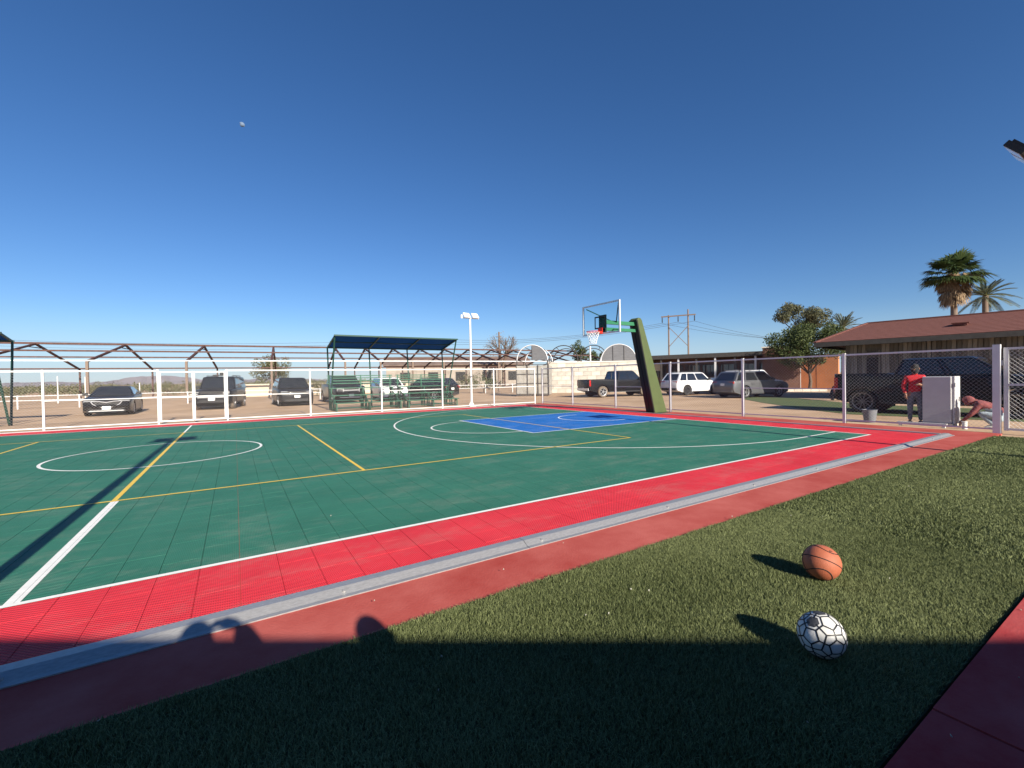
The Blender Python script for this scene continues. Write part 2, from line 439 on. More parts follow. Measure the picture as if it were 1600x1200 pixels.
for s in (-1, 1):
    seg((-9.18, s * 4.5), (9.18, s * 4.5), 0.05, 'volleyball_sideline', M_yline, LZ + .0024)
    seg((s * 9.155, -4.475), (s * 9.155, 4.475), 0.05, 'volleyball_end_line', M_yline, LZ + .0024)
    seg((s * 3.06, -4.475), (s * 3.06, 4.475), 0.05, 'volleyball_attack_line', M_yline)
    hx = 12.14
    pa = [(LX - .03, -6.88)] + arc(hx, 0, 6.88, -90, -270, 96) + [(LX - .03, 6.88)]
    hline([(s * x, y) for x, y in pa], 0.05, 'three_point_line', M_wline, LZ + .0012)
    for yy in (-2.275, 2.225): seg((s * 7.93, yy), (s * (LX - .03), yy), 0.05, 'key_line', M_wline)
    seg((s * 7.93, -2.30), (s * 7.93, 2.25), 0.05, 'free_throw_line', M_wline, LZ + .0012)
    hline([(s * x, y) for x, y in arc(7.93, -0.02, 1.8, 90, 270, 48)], 0.05, 'free_throw_circle', M_wline, LZ + .0036)
    hline([(s * x, y) for x, y in [(12.4, 1.25)] + arc(hx, 0, 1.25, 90, 270, 36) + [(12.4, -1.25)]], 0.05, 'no_charge_arc', M_wline)
# galvanised edging: flat top, sloping outer face, thin lip
def edging(p0, p1, out, name='edge_rail', parent=None):
    p0 = Vector(p0); p1 = Vector(p1); o = Vector(out)
    prof = [(0, -0.015), (0, 0.022), (0.012, 0.026), (0.088, 0.026), (0.098, 0.021), (0.150, -0.006), (0.187, -0.008), (0.187, -0.0155)]
    b = MB(); n = len(prof)
    vs = [p + o * a + Vector((0, 0, z)) for p in (p0, p1) for a, z in prof]
    b.add(vs, [(i, (i + 1) % n, n + (i + 1) % n, n + i) for i in range(n)] + [tuple(range(n - 1, -1, -1)), tuple(range(n, 2 * n))])
    return b.build(name, M_galv, parent)
edge = bpy.data.objects.new('court_edging', None); COL.objects.link(edge); edge['kind'] = 'structure'
for k in range(5):
    xa = -14.60 + k * 6.0 - (5.57 - 5.0) * 0; xb = min(xa + 6.0, 14.97)
    edging((xa + 0.03 - .0, -8.505, random.uniform(-.001, .001)), (xb + 0.026, -8.505, 0), (0, -1, 0), parent=edge)
    edging((xb, 8.275, 0), (xa + 0.006, 8.275, 0), (0, 1, 0), parent=edge)
for s in (-1, 1):
    for k in range(3):
        ya = -8.50 + k * 5.59
        edging((s * 14.785, ya + 0.004, 0), (s * 14.785, ya + 5.586, 0), (s, 0, 0), parent=edge)
bb = MB(); bb.lathe([(0.0, 0.012), (0.011, 0.011), (0.014, 0.004), (0.014, 0.0)], n=10); bm_bolt = bb.mesh('bolt', M_galv, 40)
for x in [0.30, 1.92, 3.6, 5.3, 7.0, 8.7, 10.4, 12.1, 13.8, -1.4]:
    o = link('bolt', bm_bolt, edge, loc=(x, -8.63, 0.006)); o.rotation_euler = (R(27), 0, 0)

# ------------------------------------------------------------------ artificial turf
M_turfbase = mat('turf_backing', (0.030, 0.040, 0.014), 0.95, var=0.3, scale=25, space='World')
turf_poly = [(-9, -9.225), (15.35, -9.225), (15.45, -11.16), (-9, -11.16)]
tb = MB(); tb.slab(turf_poly, -0.05, -0.012); turf = tb.build('turf_base', M_turfbase, kind='structure')
M_blade = leaf_mat('turf_blade', (0.052, 0.070, 0.020), (0.265, 0.30, 0.130), 0.65, 0.12)
def blades(n, box, h, w, keep=None):
    x = rng.uniform(box[0], box[1], n); y = rng.uniform(box[2], box[3], n)
    if keep is not None:
        k = keep(x, y); x, y = x[k], y[k]; n = len(x)
    a = rng.uniform(0, 2 * PI, n); lean = rng.uniform(0.2, 1.1, n) * h; H = h * rng.uniform(0.6, 1.2, n)
    clump = 0.5 + 0.5 * np.sin(x * 9 + 2.3 * np.sin(y * 6.1)) * np.sin(y * 8 + 1.7 * np.sin(x * 5.3))
    H = H * (0.8 + 0.4 * clump)
    z0 = np.full(n, -0.013)
    la = a + rng.uniform(-0.9, 0.9, n) + 1.2
    wx, wy = np.cos(a) * w / 2, np.sin(a) * w / 2
    p = np.stack([x, y, z0], 1)
    v0 = p + np.stack([wx, wy, 0 * x], 1); v1 = p - np.stack([wx, wy, 0 * x], 1)
    mid = p + np.stack([np.cos(la) * lean * .35, np.sin(la) * lean * .35, H * .62], 1)
    tip = p + np.stack([np.cos(la) * lean, np.sin(la) * lean, H], 1)
    q = np.stack([v0, v1, mid - np.stack([wx, wy, 0 * x], 1) * .7, mid + np.stack([wx, wy, 0 * x], 1) * .7,
                  mid + np.stack([wx, wy, 0 * x], 1) * .7, mid - np.stack([wx, wy, 0 * x], 1) * .7, tip - np.stack([wx, wy, 0 * x], 1) * .2, tip + np.stack([wx, wy, 0 * x], 1) * .2], 1).reshape(-1, 3)
    drift = 0.10 * np.sin(x * 1.7 + 1.3 * np.sin(y * 2.1)) + 0.08 * np.sin(y * 4.3 + x * 0.9)
    return q, np.repeat(np.clip(rng.normal(0.45, 0.27, n) + drift, 0, 1), 8)
def in_view(x, y):
    dx, dy = x - CAM_P.x, y - CAM_P.y
    z = dx * CAM_F.x + dy * CAM_F.y; r = dx * CAM_R.x + dy * CAM_R.y
    return (z > 0.6) & (np.abs(r) < 1.22 * z + 0.4)
V = []; T = []
for (n, bx, h, w) in ((400000, (0.3, 6.2, -11.155, -9.235), 0.022, 0.0034), (110000, (6.2, 10.5, -11.155, -9.235), 0.023, 0.0065), (60000, (10.5, 15.35, -11.155, -9.235), 0.027, 0.010), (12000, (-4.0, 0.3, -11.155, -9.235), 0.026, 0.006)):
    q, t = blades(n, bx, h, w, in_view if bx[0] > 0 else None); V.append(q); T.append(t)
me = tri_mesh('turf_grass', np.concatenate(V), 4, M_blade, np.concatenate(T))
link('turf_grass', me, None, 'stuff')
# red path on the near side of the turf
pb = MB()
for i in range(-3, 4):
    xa = 0.8 + i * 3.0
    pb.slab([(xa + .004, -11.18), (xa + 2.996, -11.18), (xa + 2.996, -13.6), (xa + .004, -13.6)], -0.06, 0.012 + 0.004 * (i % 2))
pb.build('path', M_path_red, kind='structure')
# litter: pale scraps lying on the turf and concrete
lb = MB(); M_scrap = mat('pale_scrap', (0.36, 0.35, 0.30), 0.8, var=0.2, scale=30)
for (px, py) in ((1262, 1131), (1285, 808), (986, 922), (1014, 924), (690, 1028), (154, 1128), (951, 960), (685, 1080), (1144, 808), (1236, 807), (1486, 1153), (1592, 1061), (1595, 955), (787, 891), (915, 962), (1420, 760), (1230, 1000), (880, 850), (1390, 905), (1105, 1010), (517, 807), (585, 940)):
    c = on_ground(px, py, 0.012); a = random.uniform(0, PI); r = random.uniform(.003, .007)
    pts = [Vector((c.x, c.y, c.z + random.uniform(0.0, .012))) + Vector((math.cos(a + t) * r * k, math.sin(a + t) * r * k * .6, 0)) for t, k in ((0, 1.3), (1.2, .7), (2.4, 1), (3.6, 1.2), (5.1, .6))]
    lb.add(pts + [p + Vector((0, 0, .004)) for p in pts], [(0, 1, 2, 3, 4), (9, 8, 7, 6, 5)] + [(i, (i + 1) % 5, 5 + (i + 1) % 5, 5 + i) for i in range(5)])
lb.build('litter', M_scrap, kind='stuff')
# second piece of turf beyond the fence, and its grass
tp = [(29.6, 4.6), (29.2, 1.2), (25.5, -3.2), (25.0, -9.5), (20.2, -10.5), (19.6, -5.0), (20.6, -3.4), (24.2, 0.6), (27.0, 3.3)]
t2 = MB(); t2.slab(tp, -0.06, -0.020); t2.build('roadside_turf', mat('roadside_turf_green', (0.085, 0.115, 0.040), 0.9, var=0.3, scale=6, bump=0.6, bscale=60, space='World'), kind='structure')

# ------------------------------------------------------------------ chain-link fences
def wires(b, A, u, W, H, pitch=0.090, r=0.0017, nrm=None):
    """diagonal wires filling a W x H rectangle whose lower corner is A, along unit vector u"""
    A = Vector(A); u = Vector(u); up = Vector((0, 0, 1)); nn = u.cross(up)
    for sgn in (1, -1):
        k = -H
        while k < W:
            # line: s = k + t (sgn>0) or s = k + (H - t)
            t0 = max(0, -k); t1 = min(H, W - k)
            if t1 - t0 > 0.01:
                if sgn > 0: p0 = A + u * (k + t0) + up * t0; p1 = A + u * (k + t1) + up * t1
                else: p0 = A + u * (k + t0) + up * (H - t0); p1 = A + u * (k + t1) + up * (H - t1)
                b.tube(p0 + nn * (sgn * r), p1 + nn * (sgn * r), r, n=3, cap=False)
            k += pitch
def fence_run(root, P, u, stops, mids, pw, mat_=None, top=2.0, r=0.0017):
    """posts at `stops` along u from P, rails and a wire mesh per bay, all parts of `root`"""
    P = Vector(P); u = Vector(u).normalized(); a = math.atan2(u.y, u.x); m = mat_ or M_white
    for s in stops:
        c = P + u * s; b = MB(); b.box(c + Vector((0, 0, top / 2 - 0.03)), (pw, pw, top + 0.02), a); b.build('post', m, root)
        k = MB(); k.box(c + Vector((0, 0, top - 0.016)), (pw + .006, pw + .006, 0.012), a); k.build('post_cap', m, root)
    for i in range(len(stops) - 1):
        s0, s1 = stops[i] + pw / 2 + .002, stops[i + 1] - pw / 2 - .002
        if mids[i] is None: continue
        for z, nm, w in ((top - 0.055, 'top_rail', 0.046), (0.075, 'bottom_rail', 0.034)) + (((0.97, 'middle_rail', 0.028),) if mids[i] else ()):
            b = MB(); b.bar(P + u * s0 + Vector((0, 0, z)), P + u * s1 + Vector((0, 0, z)), w); b.build(nm, m, root)
        b = MB(); wires(b, P + u * s0 + Vector((0, 0, 0.09)), u, s1 - s0, top - 0.175, r=r); b.build('wire_mesh', M_mesh, root, kind='stuff')
far = thing('chain_link_fence', 'long white chain link fence along the far sideline in front of parked cars', 'fence', (0, 8.66, 0))
fence_run(far, (0, 0, 0), (1, 0, 0), [-10.03, -7.03, -4.03, -1.06], [False, False, True], 0.056)
fence_run(far, (0, 0, 0), (1, 0, 0), [1.05, 4.02, 7.04, 10.05, 13.0, 15.66], [True, False, True, False, True], 0.056)
for s, lab in ((-0.51, 'left leaf of the white chain link double gate at the half court line'), (0.50, 'right leaf of the white chain link double gate at the half court line')):
    gt = thing('chain_link_gate', lab, 'gate', (s, 8.66, 0), group='leaves of the far double gate')
    w = 0.485
    for sx in (-1, 1):
        b = MB(); b.box((sx * w, 0, 1.0), (0.055, 0.05, 1.86)); b.build('stile', M_white, gt)
    for z, nm in ((1.9, 'top_rail'), (0.97, 'middle_rail'), (0.095, 'bottom_rail')):
        b = MB(); b.box((0, 0, z), (2 * w - .06, 0.045, 0.05)); b.build(nm, M_white, gt)
    b = MB(); wires(b, (-w + .03, 0.0, 0.12), (1, 0, 0), 2 * w - .06, 1.76); b.build('wire_mesh', M_mesh, gt, kind='stuff')
    b = MB(); b.box((-.43 if s > 0 else .43, -.035, 1.05), (0.10, 0.02, 0.03)); b.build('latch', M_galv, gt)
rf = thing('chain_link_fence', 'chain link fence with grey posts behind the basketball hoop', 'fence', (16.2, 0, 0))
M_greypaint = mat('light_grey_paint', (0.66, 0.66, 0.67), 0.45, var=0.06, scale=5)
fence_run(rf, (0, 8.66, 0), (0, -1, 0), [0.0, 2.66, 5.73, 8.76, 11.77, 14.77, 17.77], [True, False, True, False, True, False], 0.07, M_greypaint)  # the posts' shaded near side is put into the grey paint
b = MB(); b.box((0.0, -9.125, 0.985), (0.115, 0.125, 2.08)); b.build('end_post', M_greypaint, rf)
gt = thing('chain_link_gate', 'white framed chain link gate beside the thick grey end post at right', 'gate', (16.25, -9.225, 0), R(-90 - 4))
for sx in (0.04, 1.36): b = MB(); b.box((sx, 0, 1.0), (0.075, 0.05, 1.9)); b.build('stile', M_white, gt)
for z, nm in ((1.925, 'top_rail'), (1.10, 'middle_rail'), (0.085, 'bottom_rail')): b = MB(); b.box((0.70, 0, z), (1.24, 0.045, 0.05)); b.build(nm, M_white, gt)
b = MB(); wires(b, (0.08, 0, 0.11), (1, 0, 0), 1.24, 1.79, r=0.0024); b.build('wire_mesh', M_white, gt, kind='stuff')  # brighter paint than the other meshes, standing in for sunlight on the wires
for z in (0.45, 1.6): b = MB(); b.tube((-.035, 0, z - .06), (-.035, 0, z + .06), 0.02, n=8); b.build('hinge', M_greypaint, gt)

# ------------------------------------------------------------------ basketball hoop
hp = thing('basketball_hoop', 'leaning olive green padded post with glass backboard and red rim', 'basketball hoop', (0, -0.03, 0))
poly = [(15.12, -0.01), (15.83, -0.01), (14.46, 3.56), (14.40, 3.64), (14.28, 3.655), (14.20, 3.58)]
for y0, y1, nm in ((-0.205, 0.205, 'post_padding'),):
    b = MB(); b.prism(poly, y0, y1); o = b.build(nm, M_olive, hp)
    bv = o.modifiers.new('bevel', 'BEVEL'); bv.width = 0.035; bv.segments = 3; bv.limit_method = 'ANGLE'
def on_front(z): return 15.12 + (14.20 - 15.12) * z / 3.58
M_blackpad = mat('black_vinyl_padding', (0.008, 0.008, 0.009), 0.45, bump=0.05)
fp = [(on_front(0.0) - .052, 0.0), (on_front(0) + .004, 0.0), (on_front(3.56) + .004, 3.57), (on_front(3.56) - .052, 3.57)]
for ya, yb in ((-0.200, -0.02), (0.02, 0.200)):
    b = MB(); b.prism(fp, ya, yb); o = b.build('front_pad', M_blackpad, hp)
    bv = o.modifiers.new('bevel', 'BEVEL'); bv.width = 0.018; bv.segments = 2
b = MB(); b.prism([(p[0] + .02, p[1]) for p in fp], -.02, .02); b.build('front_groove', M_black, hp)
b = MB(); b.box((15.45, 0, -0.006), (1.0, 0.62, 0.012)); b.build('base_plate', M_dgreen, hp)
for z, nm, sec in ((3.42, 'arm', 0.13), (3.17, 'arm', 0.11)):
    xe = 14.62 if z > 3.3 else on_front(z) - .03
    b = MB(); b.box(((12.66 + xe) / 2, 0, z), (xe - 12.66, 0.12, sec)); b.build(nm, M_hoopgreen, hp)
b = MB(); b.box((12.62, 0, 3.36), (0.06, 0.34, 0.62)); b.build('mounting_bracket', M_dgreen, hp)
for s in (-1, 1):
    b = MB(); b.bar((12.58, s * 0.82, 3.98), (13.25, s * 0.05, 3.44), 0.035); b.build('brace', M_dgreen, hp)
    b = MB(); b.bar((12.58, s * 0.82, 3.06), (13.10, s * 0.05, 3.18), 0.03); b.build('brace', M_dgreen, hp)
bbd = MB(); 
for s in (-1, 1): bbd.box((12.52, s * 0.925, 3.525), (0.055, 0.05, 1.11))
for z in (2.995, 4.055): bbd.box((12.52, 0, z), (0.052, 1.80, 0.05))
bk = bbd.build('backboard_frame', mat('aluminium_frame', (0.62, 0.63, 0.64), 0.4, metal=0.3, var=.05), hp)
M_bbglass = mat('backboard_glass', (0.80, 0.90, 0.92), 0.02, trans=1.0, ior=1.02, spec=0.5)
b = MB(); b.box((12.52, 0, 3.525), (0.014, 1.80, 1.01)); b.build('glass_pane', M_bbglass, bk)
sq = MB()
for s in (-1, 1): sq.box((12.508, s * 0.275, 3.40), (0.005, 0.05, 0.45))
for z in (3.20, 3.60): sq.box((12.508, 0, z), (0.005, 0.5, 0.05))
sq.build('target_square', M_trim, bk)
tor = MB(); prof = [(0.2286 + 0.012 * math.cos(t), 0.012 * math.sin(t)) for t in [2 * PI * i / 8 for i in range(8)]]
tor.lathe(prof, n=36, c=(12.14, 0, 3.05), close=True); rim = tor.build('rim', M_redrim, hp, 60)
b = MB(); b.box((12.435, 0, 3.03), (0.14, 0.20, 0.07)); b.box((12.495, 0, 3.09), (0.02, 0.22, 0.22)); b.build('rim_bracket', M_redrim, rim)
nb = MB()
for k in range(12):
    for sgn in (1, -1):
        pts = []
        for q in range(7):
            t = q / 6; rr = 0.228 - 0.105 * (t ** 0.7) + .01 * math.sin(6 * t); a = 2 * PI * (k + sgn * q * 0.5) / 12
            pts.append((12.14 + rr * math.cos(a), rr * math.sin(a), 3.04 - 0.43 * t))
        nb.path(pts, 0.0055, 4)
nb.build('net', M_net, rim, kind='stuff')

# ------------------------------------------------------------------ floodlight masts
M_led = mat('floodlight_lens', (0.80, 0.82, 0.84), 0.15, spec=0.8)
M_lampbody = mat('white_lamp_housing', (0.74, 0.74, 0.74), 0.45)
lp = thing('light_mast', 'tall slim white light mast with two square floodlights by the far fence', 'light pole', (12.09, 9.5, -0.03))
b = MB(); b.box((0, 0, 0.03), (0.34, 0.34, 0.05)); 
for a in range(4): b.add([(0.05 * math.cos(a * PI / 2), .05 * math.sin(a * PI / 2), .30), (0.15 * math.cos(a * PI / 2), .15 * math.sin(a * PI / 2), .055), (0.05 * math.cos(a * PI / 2), .05 * math.sin(a * PI / 2), .055)], [(0, 1, 2)])
b.build('base_plate', M_white, lp)
b = MB(); b.tube((0, 0, 0.05), (0, 0, 4.72), 0.065, 0.05, n=12); b.build('pole', M_white, lp, 40)
b = MB(); b.bar((-.55, 0, 4.74), (.52, 0, 4.74), 0.05); b.build('crossarm', M_white, lp)
for sx in (-0.24, 0.26):
    rot = Matrix.Rotation(R(12), 3, 'Z') @ Matrix.Rotation(R(-35), 3, 'X')
    b = MB(); b.box((sx, -.09, 4.86), (0.40, 0.07, 0.30), rot=rot); h = b.build('floodlight', M_lampbody, lp)
    b = MB(); b.box(Vector((sx, -.09, 4.86)) + rot @ Vector((0, -.0375, 0)), (0.35, 0.006, 0.25), rot=rot); b.build('lens', M_led, h)
b = MB(); b.tube((-.5, 0, 4.77), (-.5, 0, 4.90), .05, n=8); b.build('sensor', M_white, lp)
def mast(name, label, x, y, H, heads):
    t = thing(name, label, 'light pole', (x, y, 0))
    b = MB(); b.tube((0, 0, 0), (0, 0, H), 0.075, 0.06, n=10); b.build('pole', M_dgreen, t, 40)
    b = MB(); b.box((0, 0, .015), (.3, .3, .03)); b.build('base_plate', M_dgreen, t)
    b = MB(); b.bar((-.5, .0, H + .02), (.6, 0, H + .02), 0.05); b.bar((-.42, .0, H - .25), (-.1, 0, H - .02), .025); b.build('crossarm', M_dgreen, t)
    for (dx, dy, dz, rz) in heads:
        rot = Matrix.Rotation(R(rz), 3, 'Z') @ Matrix.Rotation(R(50), 3, 'X')
        b = MB(); b.box((dx, dy, H + dz), (0.42, 0.30, 0.09), rot=rot)
        for k in range(5): b.box(Vector((dx, dy, H + dz)) + rot @ Vector((-.16 + .08 * k, 0, .065)), (.012, .24, .04), rot=rot)
        h = b.build('floodlight', M_trim, t)
        b = MB(); b.box(Vector((dx, dy, H + dz)) + rot @ Vector((0, 0, -.049)), (0.36, 0.25, 0.008), rot=rot); b.build('lens', M_led, h)
        b = MB(); b.bar((dx, dy * .3, H + .02), (dx, dy, H + dz), .025); b.build('bracket', M_dgreen, t)
    return t
mast('light_mast', 'dark floodlights jutting in from the upper right edge of the photo', 12.32, -10.36, 4.90, [(-.16, .26, .10, 0), (.30, .26, .10, 0)])
mast('light_mast', 'floodlight mast near the half court line casting the long shadow over the court', -0.31, -9.45, 5.75, [(-.18, .26, .10, 0), (.30, .26, .10, 0)])

# ------------------------------------------------------------------ bleachers with shade canopies
def bleacher(label, x0, x1):
    t = thing('bleacher', label, 'bleacher', ((x0 + x1) / 2, 11.0, -0.03), group='green bleachers behind the far fence')
    w = (x1 - x0) / 2
    for k, (y, z) in enumerate(((-.08, 0.40), (0.62, 0.76), (1.32, 1.12))):
        for dy in (-.09, .09):
            b = MB(); b.box((0, y + dy, z), (2 * w, 0.165, 0.04)); b.build('seat_plank', M_bgreen, t)
        if k < 2:
            b = MB(); b.box((0, y + .42, z - .26), (2 * w, 0.24, 0.035)); b.build('foot_plank', M_bgreen, t)
    for z in (1.36, 1.50, 1.64, 1.76):
        b = MB(); b.box((0, 1.66, z), (2 * w, 0.03, 0.045)); b.build('back_rail', M_bgreen, t)
    n = 3
    for i in range(n):
        x = -w + .12 + (2 * w - .24) * i / (n - 1)
        b = MB(); yz = ((-.08, .40), (.62, .76), (1.32, 1.12))
        for y, z in yz:
            for dy in (-.13, .13): b.bar((x, y + dy, 0.0), (x, y + dy, z - .022), .05)
            b.bar((x, y - .15, z - .045), (x, y + .15, z - .045), .04)
        b.bar((x, -.2, .06), (x, 1.66, .06), .045); b.bar((x, -.1, .3), (x, 1.6, 1.08), .04); b.bar((x, 1.66, 0), (x, 1.66, 1.8), .05)
        b.build('support_frame', M_bgreen, t)
def canopy(label, x0, x1):
    t = thing('shade_canopy', label, 'canopy', ((x0 + x1) / 2, 12.0, -0.03))
    w = (x1 - x0) / 2; yf, zf, yb, zb = -1.0, 3.72, 1.2, 3.26
    n = 4
    for i in range(n - 1):
        xa, xb = -w + 2 * w * i / (n - 1), -w + 2 * w * (i + 1) / (n - 1)
        b = MB(); m = 5
        pts = []
        for k in range(m + 1):
            u = k / m; sag = -.05 * math.sin(PI * u)
            pts += [(xa + .01, yf + (yb - yf) * u, zf + (zb - zf) * u + .035), ((xa + xb) / 2, yf + (yb - yf) * u, zf + (zb - zf) * u + .035 + sag), (xb - .01, yf + (yb - yf) * u, zf + (zb - zf) * u + .035)]
        fs = [(3 * k + j, 3 * k + j + 1, 3 * k + 4 + j, 3 * k + 3 + j) for k in range(m) for j in range(2)]
        b.add(pts, fs); b.add([(p[0], p[1], p[2] + .006) for p in pts], [f[::-1] for f in fs]); b.build('shade_cloth', M_bluecloth, t, 60)
    for i in range(n):
        x = -w + 2 * w * i / (n - 1)
        b = MB(); b.bar((x, yf, zf), (x, yb, zb), .06); b.build('rafter', M_dgreen, t)
        b = MB(); b.tube((x, yb, zb), (x, .85, 0), .04, n=8); b.build('leg', M_dgreen, t, 40)
        if i in (0, n - 1): b = MB(); b.tube((x, yf + .12, zf - .05), (x, .70, 0.02), .04, n=8); b.build('leg', M_dgreen, t, 40)
    for y, z in ((yf, zf), (yb, zb), ((yf + yb) / 2, (zf + zb) / 2)):
        b = MB(); b.bar((-w - .05, y, z + .005), (w + .05, y, z + .005), .07); b.build('purlin', M_dgreen, t)
bleacher('green tiered bleacher under the canopy, in front of the round nosed dark SUV', 5.35, 8.75)
bleacher('green tiered bleacher under the canopy, in front of the white SUV', 8.95, 11.95)
bleacher('green tiered bleacher cut off by the left edge of the photo', -13.0, -6.35)
canopy('blue shade canopy on dark green legs over the bleachers', 5.5, 12.0)
canopy('blue shade canopy cut off by the left edge of the photo', -13.2, -6.02)

# ------------------------------------------------------------------ balls
bk_ = thing('basketball', 'orange basketball with black seams lying on the turf', 'basketball', (4.785, -10.345, 0.117))
def sphere_mesh(r, n=48, m=24):
    b = MB(); prof = [(r * math.sin(PI * i / m), -r * math.cos(PI * i / m)) for i in range(m + 1)]
    prof[0] = (1e-5, -r); prof[-1] = (1e-5, r); b.lathe(prof, n=n); return b
M_bball = mat('orange_pebbled_rubber', (0.40, 0.115, 0.058), 0.6, var=0.10, scale=8, bump=0.25, bscale=220)
RB = 0.117
sphere_mesh(RB).build('ball_skin', M_bball, bk_, 180)
RT = Euler((R(62), R(20), R(-55))).to_matrix()
def seam_curve(fn, n=96):
    return [RT @ (Vector(fn(2 * PI * i / n)).normalized() * (RB - .0006)) for i in range(n + 1)]
sb = MB()
sb.path(seam_curve(lambda t: (math.cos(t), math.sin(t), 0)), 0.0034, 6); sb.path(seam_curve(lambda t: (math.cos(t), 0, math.sin(t))), 0.0034, 6)
for s in (-1, 1):
    sb.path(seam_curve(lambda t: (0.62 * math.cos(t) * 1.0, s * (0.62 + .12 * math.cos(2 * t)), 0.78 * math.sin(t))), 0.0034, 6)
sb.build('seam', M_black, bk_, 60)
lg = MB(); c = RT @ Vector((.1, .6, .79)).normalized()
q = c.to_track_quat('Z', 'Y').to_matrix()
for k in range(5):
    a0 = k * 1.1; r0, r1 = .004 + .002 * (k % 2), .011
    pts = [q @ Vector((r1 * math.cos(a0 + t), r1 * 1.5 * math.sin(a0 + t), 0)) for t in (0, .35, .7)] + [q @ Vector((r0 * math.cos(a0 + t), r0 * 1.5 * math.sin(a0 + t), 0)) for t in (.7, 0)]
    lg.add([(p + c * RB).normalized() * (RB + .0008) for p in pts], [(0, 1, 2, 3, 4)])
lg.build('emblem', M_black, bk_)
sc_ = thing('soccer_ball', 'worn white soccer ball with black lines lying on the turf', 'soccer ball', (3.835, -10.745, 0.108), 0)
M_sball = mat('worn_white_panels', (0.60, 0.60, 0.57), 0.55, var=0.16, scale=9, col2=(0.72, 0.72, 0.70), bump=0.1, bscale=60)
M_sline = mat('black_ball_lines', (0.012, 0.014, 0.02), 0.5)
RS = 0.108
sphere_mesh(RS).build('ball_skin', M_sball, sc_, 180)
# line pattern: an icosahedral net with its pentagons outlined, and two dark patches on top
ico = bmesh.new(); bmesh.ops.create_icosphere(ico, subdivisions=1, radius=1.0)
SR = Euler((R(18), R(-24), R(20))).to_matrix()
iv = [SR @ v.co.normalized() for v in ico.verts]; ie = [(e.verts[0].index, e.verts[1].index) for e in ico.edges]; ifc = [[v.index for v in f.verts] for f in ico.faces]
ico.free()
lb = MB()
def gline(a, b_, w=0.0034, k=8):
    pts = [(a.lerp(b_, i / k)).normalized() for i in range(k + 1)]
    d = (b_ - a).normalized(); vs = []
    for p in pts:
        n_ = p.cross(d).normalized() * w
        vs += [(p * RS + n_).normalized() * (RS + .0011), (p * RS - n_).normalized() * (RS + .0011)]
    lb.add(vs, [(2 * i, 2 * i + 1, 2 * i + 3, 2 * i + 2) for i in range(k)])
cent = [sum((iv[i] for i in f), Vector()).normalized() for f in ifc]
for (a, b_) in ie:
    A, B_ = iv[a], iv[b_]; m0 = A.lerp(B_, .34).normalized(); m1 = A.lerp(B_, .66).normalized(); gline(m0, m1)
for vi in range(len(iv)):
    nb_ = [b_ if a == vi else a for a, b_ in ie if vi in (a, b_)]
    pts = [iv[vi].lerp(iv[k], .34).normalized() for k in nb_]
    q = iv[vi].to_track_quat('Z', 'Y').to_matrix().transposed()
    pts.sort(key=lambda p: math.atan2((q @ p).y, (q @ p).x))
    for i in range(5): gline(pts[i], pts[(i + 1) % len(pts)])
    if vi % 3 == 0:
        for p in pts: gline(iv[vi], p, .0032)
for f, c in zip(ifc, cent):
    for i in range(3):
        m_ = iv[f[i]].lerp(iv[f[(i + 1) % 3]], .5).normalized()
        gline(c, m_, .0034)
lb.build('panel_line', M_sline, sc_)
pb_ = MB(); M_patch = mat('dark_ball_patch', (0.045, 0.048, 0.055), 0.6, var=.3, scale=30)
order = sorted(range(len(ifc)), key=lambda i: -cent[i].z)
tow = Vector((-2.5, -1.08, 1.34)).normalized(); side_ = Vector((0.85, -0.53, 0))
picks = [min(range(len(ifc)), key=lambda i: -cent[i].dot((tow * .55 + Vector((0, 0, .75)) + side_ * k).normalized())) for k in (-.28, .30)]
for fi in sorted(set(picks)):
    f = ifc[fi]; c = cent[fi]; ring = []
    for i in range(3):
        a, b_ = iv[f[i]], iv[f[(i + 1) % 3]]
        ring += [c.lerp(a.lerp(b_, .34), .72).normalized(), c.lerp(a.lerp(b_, .66), .72).normalized()]
    mid_ = [c.lerp(p, .5).normalized() for p in ring]; rr_ = RS + .0018
    pb_.add([c * rr_] + [p * rr_ for p in mid_] + [p * rr_ for p in ring], [(0, 1 + i, 1 + (i + 1) % 6) for i in range(6)] + [(1 + i, 7 + i, 7 + (i + 1) % 6, 1 + (i + 1) % 6) for i in range(6)])
pb_.build('dark_panel', M_patch, sc_)

